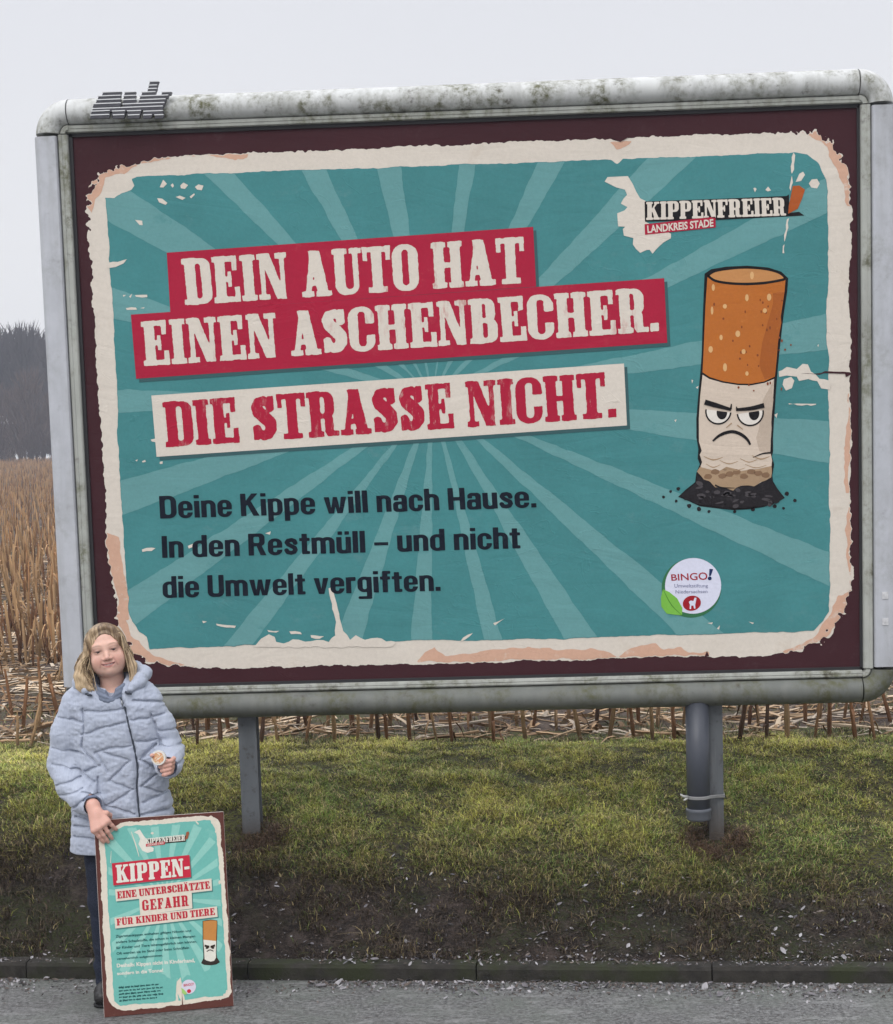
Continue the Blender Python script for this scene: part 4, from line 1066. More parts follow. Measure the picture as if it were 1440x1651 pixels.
for k in range(26):
    a_ = uvp(ah[0], ah[11], r.uniform(.02, .98), r.uniform(.035, .115))
    dr_('ash_lump', [rag(circle(a_, r.uniform(.008, .022), 9, r.uniform(.004, .010), r.uniform(-.4, .4)), .02, .004, k)], 9.6, I_ashl)
for k in range(18):
    e0, e1 = ah[13], ah[17]; s = k/17; a_ = uvp(e0, e1, s, .018*math.sin(s*3.14) + r.uniform(-.006, .012))
    dr_('ash_lump', [rag(circle(a_, r.uniform(.010, .018), 8, r.uniform(.006, .010)), .02, .005, k + 40)], 9.1, I_ash)
# round badge
bc = A['bingo'][0]
bl_ = ink('badge_white', (.60, .61, .72), .06)
dr_('badge_rim', [circle((bc[0]-.004, bc[1]+.004), .137, 48)], 5.5, ink('badge_green', (.035, .14, .06), .2))
dr_('badge', [circle((bc[0]+.004, bc[1]-.006), .129, 48)], 6.5, bl_)
dr_('badge_leaf', [A['leaf']], 7.5, ink('leaf_green', (.17, .42, .06), .2))
dr_('leaf_vein', [stroke([A['leaf'][0], ((A['leaf'][0][0]+A['leaf'][4][0])/2-.005, (A['leaf'][0][1]+A['leaf'][4][1])/2+.012), A['leaf'][4]], [.002, .004, .002])], 8.5, ink('vein_green', (.07, .22, .03), .1))
V, F = sans_text('BINGO', A['bt'], .012); sheet('badge_lettering', V, F, 8*LY, ink('badge_red', (.30, .018, .03), .1), poster)
dr_('badge_mark', [A['excl'], circle(A['exdot'][0], .009, 14)], 8, ink('badge_blue', (.012, .025, .085), .1))
for key, txt in (('bs1', 'Umweltstiftung'), ('bs2', 'Niedersachsen')):
    V, F = sans_text(txt, A[key], .0); sheet('badge_lettering', V, F, 8*LY, ink('badge_grey', (.16, .17, .28), .1), poster)
dr_('badge_spot', [circle(A['bred'][0], .042, 30, .035, -.2)], 8, ink('spot_red', (.30, .012, .02), .1))
dr_('badge_horse', [A['horse']], 9, bl_)

# --- grey pipe strapped to the right post
tb = empty('drainpipe', (1.022, .0, .50), 'short capped grey plastic pipe strapped to the right billboard post', 'pipe')
pm2 = Mat('grey_plastic', .45, .4); pm2.color(pm2.vary((.060, .066, .082), .15, 8, stretch=(1, 1, .3)))
b = MB(); b.lathe([(.0545, .03), (.0545, .56)], (0, 0, 0)); b.build('tube', pm2.m, tb, True)
b = MB(); b.lathe([(.0, .0), (.052, .0), (.056, .006), (.0575, .012), (.0575, .038), (.060, .042), (.060, .052), (.0575, .056), (.0548, .058)], (0, 0, 0))
pm3 = Mat('grey_cap', .45, .4); pm3.color(pm3.vary((.085, .092, .108), .12, 10)); b.build('end_cap', pm3.m, tb, True)
b = MB()
ring = [(.058*math.cos(t), .058*math.sin(t), .112) for t in np.linspace(math.radians(200), math.radians(335), 14)]
ring = [(-.045, .06, .114)] + ring + [(.085, .030, .104), (.126, .048, .101), (.128, .10, .101)]
for zz in (-.0045, 0, .0045): b.tube([(p[0], p[1], p[2] + zz) for p in ring], .0038, 6)
st = Mat('pale_strap', .6); st.color((.22, .22, .22)); so = b.build('strap', st.m, tb, True)
b = MB(); b.tube([(-.052, -.03, .116), (-.074, -.045, .122), (-.088, -.048, .132)], [.008, .006, .004], 6); b.tube([(-.052, -.03, .112), (-.072, -.05, .104)], [.007, .004], 6)
kt = Mat('white_tie', .6); kt.color((.42, .42, .40)); b.build('tie_end', kt.m, so, True)

# ================================================================ placard held by the woman
PL_W, PL_H = .5284, .8056
plc = empty('placard', (-1.525, -1.295, .001), 'small teal warning placard with brown edges standing on the road', 'placard')
_e = np.array([math.cos(.2415), math.sin(.2415), 0]); _n = np.cross(_e, [0, 0, 1.])
_v = np.array([0, 0, 1]) * math.cos(.1131) - _n * math.sin(.1131); _N = np.cross(_e, _v)
plc.matrix_world = Matrix(((_e[0], -_N[0], _v[0], -1.525), (_e[1], -_N[1], _v[1], -1.295), (_e[2], -_N[2], _v[2], .001), (0, 0, 0, 1)))
def ql(u, v, d=0.0):
    u = np.asarray(u, float); v = np.asarray(v, float)
    return np.stack([u * PL_W, np.full(u.shape, -d), (1 - v) * PL_H], -1)
wb = Mat('white_board_edge', .5); wb.color(wb.vary((.62, .56, .52), .1, 20))
b = MB(); b.box(0, PL_W, .0005, .011, 0, PL_H); b.build('board', wb.m, plc, bevel=.002)
def pink(name, col, var=.08, worn=None, amount=.5, sc=30): return ink(name, col, var, worn, amount, sc, (1, 1, 1), .5, 0)
J_brown = pink('brown_print', (.105, .038, .030), .2, (.20, .10, .08), .7, 40)
J_cream = pink('pale_print', (.66, .60, .50), .06, (.50, .38, .30), .35, 25)
J_teal = pink('mint_print', (.150, .43, .375), .08, (.24, .50, .44), .5, 12)
J_ray = pink('pale_mint_print', (.255, .53, .46), .06)
J_red = pink('placard_red', (.50, .025, .050), .08)
J_redt = pink('placard_red_letters', (.46, .025, .045), .1, (.66, .60, .50), .3, 60)
J_dk = pink('dark_green_print', (.012, .07, .070), .1)
J_orange = pink('placard_orange', (.50, .22, .06), .1); J_line = pink('placard_line', (.03, .018, .012), .1)
J_wt = pink('placard_white', (.68, .66, .58), .05)
face = sheet('print', [(0.002, .001), (.998, .001), (.998, .999), (.002, .999)], [(0, 1, 2, 3)], .0008, J_brown, plc, ql)
L2 = .0004
def qs(name, V, F, lay, mt): return sheet(name, V, F, .0008 + lay*L2, mt, face, ql)
def qp(name, pl, lay, mt): return polys(name, pl, .0008 + lay*L2, mt, face, ql)
X, Y = np.meshgrid(np.arange(0, 1, .003), np.arange(0, 1, .003))
asp = PL_H / PL_W
d = sdpoly(X + .010*fbm(X*12, Y*18, 3, 3), (Y + .007*fbm(X*12, Y*18, 4, 3)), A['pcream']) + .004*fbm(X*50, Y*75, 5, 2)
V, F = fill(d, 0, 0, .003); qs('pale_border', V, F, 1, J_cream)
dt = sdpoly(X + .010*fbm(X*9, Y*12, 6, 3), Y + .006*fbm(X*9, Y*12, 7, 3), A['pteal']) + .003*fbm(X*40, Y*60, 8, 2)
V, F = fill(dt, 0, 0, .003); qs('mint_field', V, F, 2, J_teal)
RC = A['pray'][0]
th = np.degrees(np.arctan2(-(Y - RC[1])*asp, X - RC[0])); rr = np.hypot(X - RC[0], (Y - RC[1])*asp)
dr = np.full(X.shape, 9.0)
for a in [12, 30, 47, 62, 78, 95, 112, 130, 150, 170, -10, -28, -46, -62, -78, -92, -106, -122, -140, -160]:
    da = (th - a + 180) % 360 - 180; dr = np.minimum(dr, (np.abs(da) - 3.2)*rr*.0175)
dr = np.maximum(np.maximum(dr, dt + .01), np.maximum(.06 - rr, rr - .62 + .1*fbm(X*5, Y*5, 3)))
V, F = fill(dr, 0, 0, .003); qs('ray_print', V, F, 3, J_ray)
qp('scratch', [stroke([(.28, .07), (.31, .14), (.33, .2)], [.004, .008, .003]), stroke([(.12, .16), (.11, .22)], [.002, .006]), stroke([(.78, .04), (.80, .055)], [.006, .01]),
               circle((.905, .05), .008, 8), circle((.93, .10), .006, 8), circle((.94, .14), .005, 8), circle((.94, .36), .01, 8), circle((.44, .085), .012, 8, .006),
               circle((.93, .94), .009, 8), circle((.90, .955), .008, 8), circle((.95, .92), .006, 8), rag([(.60, .955), (.56, .90), (.57, .85), (.60, .83), (.605, .87), (.625, .95)], .02, .006, 2)], 3.5, J_cream)
qp('crack', [[(.598, .985), (.604, .90), (.609, .985)]], 4, J_brown)
qp('map_patch', [rag(A['pmap'], .03, .008, 2)], 4, J_wt)
qp('logo_plate', [grow(A['plog'], .006, .006)], 5, J_line)
V, F = slab_text('KIPPENFREIER', A['plog'], 24, .0, .02, 3); qs('logo_lettering', V, F, 6, J_wt)
qp('logo_plate', [A['plogr']], 6, J_red); 
q = A['plogr']; V, F = sans_text('LANDKREIS STADE', bil(q, np.array([.06, .94, .94, .06]), np.array([.2, .2, .8, .8])), .02); qs('logo_lettering', V, F, 7, J_wt)
qp('logo_butt', [A['plogc']], 7, pink('butt_print', (.30, .10, .05)))
J_shadow = pink('drop_shadow_print', (.065, .20, .185), .1)
qp('banner_drop_shadow', [grow(A[k], .008, .007) for k in ('pred', 'pw1', 'pw2', 'pw3')], 4, J_shadow)  # drop shadow of the banners, printed as shifted dark copies
qp('headline_banner', [A['pred']], 5, J_red)
for k in ('pw1', 'pw2', 'pw3'): qp('headline_banner', [A[k]], {'pw1': 5, 'pw2': 5.5, 'pw3': 6}[k], J_cream)
for key, txt, mt in (('pk', 'KIPPEN-', J_wt), ('pt1', 'EINE UNTERSCHÄTZTE', J_redt), ('pt2', 'GEFAHR', J_redt), ('pt3', 'FÜR KINDER UND TIERE', J_redt)):
    V, F = slab_text(txt, A[key], 44, .004, .045 if key != 'pt2' else .12, 4); qs('headline', V, F, 7, mt)
for q, txt in zip(A['pb'], ('Zigarettenkippen enthalten giftiges Nikotin und', 'andere Schadstoffe, die schon in kleinen Mengen', 'für Kinder und Tiere lebensgefährlich sein können.', 'Oft werden sie im Sand oder beim Schnüffeln', 'versehentlich aufgenommen.')):
    V, F = sans_text(txt, q, .022); qs('text_line', V, F, 4, J_dk)
for q, txt in zip(A['pwh'], ('Deshalb: Kippen nicht in Kinderhand,', 'sondern in die Tonne!')):
    V, F = sans_text(txt, q, .03); qs('text_line', V, F, 4, J_wt)
r = random.Random(6); bars = []
for k, q in enumerate(A['psm']):      # the unreadable small print, as word-long strokes
    s = 0.0
    while s < .97:
        for _ in range(r.randint(3, 8)):
            L = r.uniform(.010, .018); y0_ = r.choice([.05, .3, .3]); y1_ = r.choice([.95, .95, 1.2])
            if k == 0: y0_ -= .15
            if s + L > 1: break
            bars.append([tuple(p) for p in bil(q, np.array([s, s+L, s+L, s]), np.array([y0_, y0_, y1_, y1_]))]); s += L + .0035
        s += .022
    while False:
        L = min(r.uniform(.06, .16), 1 - s)
        bars.append([tuple(p) for p in bil(q, np.array([s, s+L, s+L, s]), np.array([.25, .25, .85, .85]) if k else np.array([.0, .0, 1.0, 1.0]))]); s += L + .022
qp('small_print', bars, 4, J_dk)
qp('cigarette_drawing', [A['pout']], 4, J_line)
qp('filter', [A['pfil']], 5, J_orange); qp('paper_tube', [A['ppap']], 5, J_wt); qp('ash', [rag(A['pash'], .02, .003, 1)], 6, pink('ash_print', (.035, .028, .024), .2))
qp('eyebrow', [stroke(p, .011) for p in A['pbrow']], 6, J_line); qp('mouth', [stroke(A['pfrown'], .005)], 6, J_line)
e1, e2 = A['pbrow']
qp('pupil', [circle((p[0][0]*.5+p[1][0]*.5, p[0][1]*.5+p[1][1]*.5 + .009), .012, 10, .005) for p in (e1, e2)], 6.5, J_line)
bc = A['pbadge'][0]
qp('badge', [circle(bc, .056, 30, .056/asp)], 5, pink('badge_pale', (.60, .58, .66)))
qp('badge_leaf', [A['pleaf']], 6, pink('badge_leaf_green', (.33, .55, .16)))
V, F = sans_text('BINGO!', [(bc[0]-.038, bc[1]-.016), (bc[0]+.04, bc[1]-.019), (bc[0]+.04, bc[1]-.006), (bc[0]-.038, bc[1]-.003)], .02); qs('badge_lettering', V, F, 6, J_red)
qp('badge_spot', [circle(A['pbr'][0], .016, 16, .010)], 6, J_red)

# ================================================================ sculpting with distance fields
import openvdb as vdb

class Vol:
    def __init__(s, lo, hi, h):
        s.lo = np.array(lo, float); s.h = h
        s.n = np.ceil((np.array(hi) - s.lo) / h).astype(int) + 1
        s.f = np.full(s.n, .06, np.float32)
    def axes(s, lo, hi):
        a = np.clip(np.floor((np.array(lo) - s.lo) / s.h).astype(int), 0, s.n - 1)
        b = np.clip(np.ceil((np.array(hi) - s.lo) / s.h).astype(int) + 1, 1, s.n)
        g = [s.lo[k] + s.h * np.arange(a[k], b[k]) for k in range(3)]
        return tuple(slice(a[k], b[k]) for k in range(3)), g[0][:, None, None], g[1][None, :, None], g[2][None, None, :]
    def op(s, fn, lo, hi, k=.01, mode='add'):
        pad = .03 + k
        sl, X, Y, Z = s.axes(np.array(lo) - pad, np.array(hi) + pad)
        d = fn(X, Y, Z).astype(np.float32)
        if mode == 'add': s.f[sl] = smin(s.f[sl], d, k) if k > 0 else np.minimum(s.f[sl], d)
        elif mode == 'sub': s.f[sl] = -smin(-s.f[sl], d, k) if k > 0 else np.maximum(s.f[sl], -d)
        elif mode == 'disp': s.f[sl] += d
        return s
    def cap(s, a, b, ra, rb, k=.01, mode='add'):
        a = np.array(a, float); b = np.array(b, float); R = max(ra, rb); ab = b - a; L = ab @ ab + 1e-12
        def fn(X, Y, Z):
            t = np.clip(((X-a[0])*ab[0] + (Y-a[1])*ab[1] + (Z-a[2])*ab[2]) / L, 0, 1)
            return np.sqrt((X-a[0]-ab[0]*t)**2 + (Y-a[1]-ab[1]*t)**2 + (Z-a[2]-ab[2]*t)**2) - (ra + (rb-ra)*t)
        return s.op(fn, np.minimum(a, b) - R, np.maximum(a, b) + R, k, mode)
    def chain(s, pts, rads, k=.01, mode='add'):
        for i in range(len(pts) - 1): s.cap(pts[i], pts[i+1], rads[i], rads[i+1], k, mode)
        return s
    def ell(s, c, r, k=.01, mode='add', rot=None):
        c = np.array(c, float); r = np.array(r, float); Rm = np.eye(3) if rot is None else np.array(rot)
        def fn(X, Y, Z):
            x, y, z = X-c[0], Y-c[1], Z-c[2]
            p = [Rm[0][i]*x + Rm[1][i]*y + Rm[2][i]*z for i in range(3)]       # columns of rot = the ellipsoid's axes
            k0 = np.sqrt(sum((p[i]/r[i])**2 for i in range(3))); k1 = np.sqrt(sum((p[i]/r[i]**2)**2 for i in range(3)))
            return k0*(k0-1)/(k1+1e-9)
        m = r.max() if rot is not None else r
        return s.op(fn, c - m, c + m, k, mode)
    def front(s, x, z):
        """y of the surface nearest the viewer (smallest y)"""
        i = int(round((x - s.lo[0]) / s.h)); k = int(round((z - s.lo[2]) / s.h))
        col = s.f[min(max(i, 0), s.n[0]-1), :, min(max(k, 0), s.n[2]-1)]
        j = np.flatnonzero(col < 0)
        return s.lo[1] + s.h * j[0] if len(j) else None
    def mesh(s, name, mat, parent, off, colfn=None, keep=None):
        g = vdb.FloatGrid(background=.06); g.copyFromArray(np.ascontiguousarray(s.f))
        P, Q = g.convertToQuads(isovalue=0.0)
        P = np.asarray(P, float) * s.h + s.lo
        # outward faces
        a, b, c = P[Q[:, 0]], P[Q[:, 1]], P[Q[:, 2]]
        if np.einsum('ij,ij->i', a, np.cross(b, c)).sum() < 0: Q = Q[:, ::-1]
        col = colfn(P) if colfn else None
        return mesh_np(name, P, Q, mat, parent, True, col, off)

# ================================================================ the woman
PO = np.array([-1.50, -1.0, 0.0])
woman = empty('person', tuple(PO), 'woman in a pale blue quilted jacket holding a small tin beside the billboard', 'person')

# --- head frame
HO = np.array([-1.503, -1.01, 1.466]); tilt = math.radians(9)
hx = np.array([math.cos(tilt), 0, math.sin(tilt)]); hz_ = np.array([-math.sin(tilt), 0, math.cos(tilt)]); hf = np.array([0, -1.0, 0])
nod = math.radians(3); hf = hf * math.cos(nod) + hz_ * math.sin(nod); hz_ = np.cross(hx, hf) * -1; hz_ = hz_ / np.linalg.norm(hz_)
if hz_[2] < 0: hz_ = -hz_
tw = math.radians(12); _rz = np.array([[math.cos(tw), -math.sin(tw), 0], [math.sin(tw), math.cos(tw), 0], [0, 0, 1]])   # she looks at the photographer
hx, hf, hz_ = _rz @ hx, _rz @ hf, _rz @ hz_
H = lambda x, f, z: HO + hx * x + hf * f + hz_ * z
HROT = np.stack([hx, hf, hz_], 1)

body = Vol((-1.86, -1.36, -.01), (-1.12, -.82, 1.63), .0027)
B = body
# legs, trunk and arms inside the clothes
hipL, hipR = (-1.555, -.985, .74), (-1.40, -.985, .74)
kneeL, kneeR = (-1.565, -1.005, .42), (-1.405, -1.01, .42)
ankL, ankR = (-1.567, -.99, .09), (-1.405, -.995, .09)
for h_, k_, a_ in ((hipL, kneeL, ankL), (hipR, kneeR, ankR)):
    B.chain([h_, k_, a_], [.075, .048, .034], .02); B.cap((a_[0], a_[1], .05), (a_[0], a_[1] - .10, .035), .022, .018, .02)
B.ell((-1.477, -.99, .80), (.15, .095, .12), .03); B.ell((-1.477, -.99, 1.02), (.13, .085, .2), .04); B.ell((-1.483, -.99, 1.2), (.15, .085, .13), .04)
NB = (-1.485, -.985, 1.30)
B.cap(NB, H(0, -.012, -.05), .052, .050, .02)
B.cap((-1.625, -.99, 1.255), (-1.345, -.99, 1.252), .042, .042, .03)
# right arm (left in view) down to the placard, left arm bent forward with the tin
shA, elA, wrA = (-1.643, -.995, 1.245), (-1.702, -.985, 1.0), np.array([-1.553, -1.185, .858])
shB, elB, wrB = (-1.335, -.995, 1.24), (-1.274, -.965, 1.045), np.array([-1.243, -1.165, 1.008])
B.chain([shA, elA, wrA*.75 + np.array(elA)*.25, wrA], [.040, .030, .025, .027], .015)
B.chain([shB, elB, wrB*.75 + np.array(elB)*.25, wrB], [.040, .030, .025, .026], .015)
# head
B.ell(H(0, -.012, .038), (.074, .090, .084), .02, rot=HROT)
B.ell(H(0, .018, -.012), (.070, .068, .078), .02, rot=HROT)
for sx in (-1, 1):
    B.ell(H(sx*.038, .048, -.024), (.033, .034, .032), .02, rot=HROT)
    B.ell(H(sx*.031, .032, -.050), (.032, .038, .032), .025, rot=HROT)
    B.ell(H(sx*.076, -.012, .0), (.010, .02, .03), .008, rot=HROT)
B.ell(H(0, .052, -.067), (.031, .032, .026), .02, rot=HROT)
B.cap(H(-.040, .068, .034), H(.040, .068, .034), .013, .013, .014)
for sx in (-1, 1): B.ell(H(sx*.032, .092, .012), (.019, .014, .011), .010, 'sub', rot=HROT)
B.chain([H(0, .078, .020), H(0, .088, -.002), H(0, .0965, -.015)], [.0050, .0065, .0100], .012)
for sx in (-1, 1): B.ell(H(sx*.0115, .087, -.019), (.0085, .010, .007), .006, rot=HROT)
B.cap(H(-.020, .079, -.0405), H(.022, .079, -.0395), .007, .007, .008)
B.cap(H(-.017, .078, -.0505), H(.018, .078, -.0495), .008, .008, .008)
B.chain([H(-.029, .078, -.0375), H(-.014, .087, -.0435), H(0, .0895, -.045), H(.014, .087, -.0435), H(.029, .078, -.0375)], [.0016, .0022, .0026, .0022, .0016], .002, 'sub')
for sx in (-1, 1):                                                   # lids round a narrow slit
    B.ell(H(sx*.032, .066, .013), (.0165, .0165, .0135), .006, rot=HROT)
    B.ell(H(sx*.032, .090, .0115), (.0135, .016, .0038), .002, 'sub', rot=HROT)

def finger(Vv, pts, r0=.0088, r1=.0070): Vv.chain([np.array(p) for p in pts], list(np.linspace(r0, r1, len(pts))), .004)
# hand over the placard's upper left corner: back of the hand to the viewer, fingers down the printed face
def PLq(u, v, d): return np.array(plc.matrix_world @ Vector(ql(u, v, d)))
kn = [PLq(.105, .006, .034), PLq(.070, .022, .036), PLq(.032, .036, .036), PLq(-.004, .048, .034)]
tips = [PLq(.165, .052, .0095), PLq(.130, .096, .0095), PLq(.100, .112, .0095), PLq(.066, .112, .0095)]
palm = sum(kn) / 4 * .55 + wrA * .45
for k_ in kn: B.cap(wrA, k_, .021, .0135, .014)
B.ell(palm, (.030, .018, .034), .012)
for a_, t_, bend in zip(kn, tips, (.022, .024, .024, .021)):
    mid = a_ * .5 + t_ * .5 + _N * -0 + np.array(_n) * 0
    mid = mid + (PLq(.5, .5, bend) - PLq(.5, .5, .018)) * 1.0
    finger(B, [a_, a_*.62 + mid*.38, mid, mid*.35 + t_*.65, t_], .0095, .0075)
th0 = wrA * .55 + kn[0] * .45
finger(B, [th0, PLq(.10, -.035, .022), PLq(.125, -.022, .002), PLq(.125, -.002, -.020)], .0115, .0085)
# hand with the tin: palm behind it, four fingers wrapped in front of its lower right side
TC = np.array([-1.2540, -1.268, 1.064])
pb = wrB + np.array([.010, -.052, .012])
B.cap(wrB, pb, .025, .026, .012); B.ell(pb, (.030, .020, .030), .012)
for k_ in range(4):
    dz = .020 - .0165 * k_
    a_ = pb + np.array([.030 - .004*k_, -.006, dz + .012])
    b_ = pb + np.array([.024 - .003*k_, -.036, dz + .008])
    c_ = pb + np.array([-.006 + .002*k_, -.046, dz + .003])
    d_ = pb + np.array([-.028 + .006*k_, -.036, dz])
    finger(B, [pb + np.array([.016, 0, dz*.8]), a_, b_, c_, d_], .0095, .0075)
finger(B, [pb + np.array([-.016, -.004, .012]), pb + np.array([-.034, -.020, .034]), pb + np.array([-.036, -.034, .054]), TC + np.array([-.026, -.012, .012])], .0115, .0085)

def skin_col(P):
    q = P - HO; x = q @ hx; f = q @ hf; z = q @ hz_
    C = np.tile(np.array([.62, .385, .305]), (len(P), 1))
    n = fbm(P[:, 0]*60, P[:, 2]*60 + P[:, 1]*40, 3, 3)[:, None]; C = C * (1 + .09*n)
    def blend(w, c):
        nonlocal C
        w = np.clip(w, 0, 1)[:, None]; C = C*(1-w) + np.array(c)*w
    head = (np.abs(x) < .09) & (f > .02) & (np.abs(z) < .13)
    for sx in (-1, 1): blend(head*.55*np.exp(-((x-sx*.040)**2 + (z+.026)**2)/.022**2), (.55, .26, .21))
    blend(head*.5*np.exp(-(x**2 + (z+.018)**2)/.014**2)*(f > .085), (.52, .26, .21))
    mx = np.clip(1 - (np.abs(x)/.031)**2, 0, 1)
    blend(head*(f > .062)*(np.abs(z + .0455 - 9.0*x*x) < .0100*mx)*.8, (.42, .15, .14))
    blend(head*(f > .060)*(np.abs(z + .0450 - 9.0*x*x) < .0030)*(np.abs(x) < .029)*.9, (.10, .03, .03))
    blend(head*(f > .060)*(np.abs(z + .0446 - 9.0*x*x) < .0016)*(np.abs(x) < .017)*.6, (.55, .48, .44))
    for sx in (-1, 1):
        blend(head*.50*np.exp(-((x-sx*.031)/.021)**2 - ((z - .012)/.012)**2), (.34, .18, .14))  # eye sockets: shade put into the skin colour
        blend(head*.5*np.exp(-((np.abs(x) - .029 - .35*(-.030 - z))/.0035)**2)*(z < -.016)*(z > -.052), (.40, .20, .16))
        blend(head*np.exp(-((x-sx*.033)/.019)**4 - ((z - .0395 + 2.5*(np.abs(x)-.033)**2*4)/.0035)**2)*.7, (.20, .12, .08))
        blend(head*np.exp(-((x-sx*.032)/.0165)**4 - ((z - .0165)/.0034)**2)*.92, (.05, .03, .028))
        blend(head*np.exp(-((x-sx*.032)/.015)**4 - ((z - .0065)/.0022)**2)*.4, (.22, .11, .09))
        blend(head*(f > .09)*np.exp(-((x-sx*.007)**2 + (z+.0275)**2)/.0042**2)*.75, (.16, .06, .05))
    hand = P[:, 2] < 1.15
    blend(hand*.45, (.50, .235, .19))
    return C
sk = Mat('skin', .5, .35); sk.color(sk.attr())
sk.b.inputs['Subsurface Weight'].default_value = .12; sk.b.inputs['Subsurface Radius'].default_value = (.01, .004, .002)
body_o = B.mesh('body', sk.m, woman, PO, skin_col)
ew = Mat('eye_gloss', .15, .5); ew.color(ew.attr())
for sx in (-1, 1):
    c0 = H(sx*.032, .0655, .0125); V = []; F = []; C = []
    n1, n2 = 14, 20
    for i in range(n1 + 1):
        a_ = math.pi*i/n1
        for k_ in range(n2):
            b_ = 2*math.pi*k_/n2
            V.append(c0 + .0132*(hf*math.cos(a_) + math.sin(a_)*(hx*math.cos(b_) + hz_*math.sin(b_))))
            C.append((.012, .01, .01) if a_ < .28 else ((.06, .075, .085) if a_ < .56 else (.48, .44, .42)))
    for i in range(n1):
        for k_ in range(n2): F.append((i*n2+k_, i*n2+(k_+1) % n2, (i+1)*n2+(k_+1) % n2, (i+1)*n2+k_))
    mesh_np('eye', V, F, ew.m, body_o, True, np.array(C), PO)

# --- hair: parted, wavy, to the shoulders
hv = Vol((-1.72, -1.16, 1.28), (-1.32, -.86, 1.62), .0027)
hv.ell(H(0, -.018, .040), (.081, .100, .087), .01, rot=HROT)
hv.ell(H(0, -.058, -.045), (.082, .055, .105), .03, rot=HROT)
def lock(pts, rads, k=.012): hv.chain([H(*p) for p in pts], rads, k)
LL = [(.010, .054, .112), (-.034, .054, .100), (-.060, .046, .070), (-.073, .036, .032), (-.082, .028, .0), (-.104, .024, -.032), (-.123, .024, -.072), (-.126, .026, -.110), (-.116, .030, -.142)]
LR = [.008, .013, .014, .015, .018, .025, .027, .023, .010]
lock(LL, LR)
lock([(-.066, -.02, .04), (-.076, -.02, -.01), (-.106, -.015, -.08), (-.108, -.01, -.13)], [.020, .022, .030, .012])
lock([(-.096, .030, -.040), (-.106, .036, -.090), (-.098, .044, -.125), (-.082, .052, -.135)], [.016, .018, .014, .006])
RL = [(.014, .054, .112), (.044, .052, .096), (.062, .042, .062), (.070, .030, .018), (.078, .024, -.030), (.094, .024, -.070), (.092, .030, -.108)]
RR = [.008, .012, .013, .014, .016, .018, .008]
lock(RL, RR)
lock([(.066, -.02, .04), (.074, -.02, -.03), (.088, -.01, -.075), (.088, .0, -.105)], [.018, .020, .020, .010])
lock([(.084, .034, -.03), (.086, .038, -.08), (.080, .046, -.125), (.082, .050, -.140)], [.012, .012, .010, .005])
hv.ell(H(.004, .100, -.026), (.0700, .098, .116), .006, 'sub', rot=HROT)
hv.ell(H(0, .055, -.06), (.064, .062, .09), .004, 'sub', rot=HROT)
def strand(X, Y, Z):
    x = (X-HO[0])*hx[0] + (Y-HO[1])*hx[1] + (Z-HO[2])*hx[2]; f = (X-HO[0])*hf[0] + (Y-HO[1])*hf[1] + (Z-HO[2])*hf[2]; z = (X-HO[0])*hz_[0] + (Y-HO[1])*hz_[1] + (Z-HO[2])*hz_[2]
    r_ = np.sqrt(x*x + f*f); a_ = np.arctan2(x, f + .03)
    k_ = np.clip((.11 - z)/.07, .15, 1)
    return k_*(.0036*fbm(a_*13 + r_*26, z*9, 12, 2) + .0018*fbm(a_*34 + r_*60, z*12, 14, 2))
sl, X3, Y3, Z3 = hv.axes(hv.lo, hv.lo + hv.h*hv.n)
hv.f[sl] += strand(X3, Y3, Z3).astype(np.float32)
def hair_col(P):
    q = P - HO; x = q @ hx; f = q @ hf; z = q @ hz_
    a_ = np.arctan2(x, f + .03); r_ = np.hypot(x, f)
    s_ = fbm(a_*24 + r_*50, z*9 + r_*10, 12, 3); s2 = fbm(a_*60 + r_*90, z*12, 24, 2)
    base = np.array([.165, .110, .068]); fair = np.array([.54, .40, .245]); dark = np.array([.045, .029, .020])
    w = np.clip(.34 + 1.0*s_ + .40*np.clip((.03 - z)/.12, -1, 1) + .22*(x < 0), 0, 1)[:, None]
    C = base*(1-w) + fair*w
    w2 = np.clip(-.1 - 1.1*s2, 0, .75)[:, None]; return C*(1-w2) + dark*w2
hm = Mat('hair_strands', .42, .35); hm.color(hm.attr()); hm.bump(hm.noise(120, 3, .6, (1, 1, .12)), .35, .004)
hair_o = hv.mesh('hair', hm.m, woman, PO, hair_col)
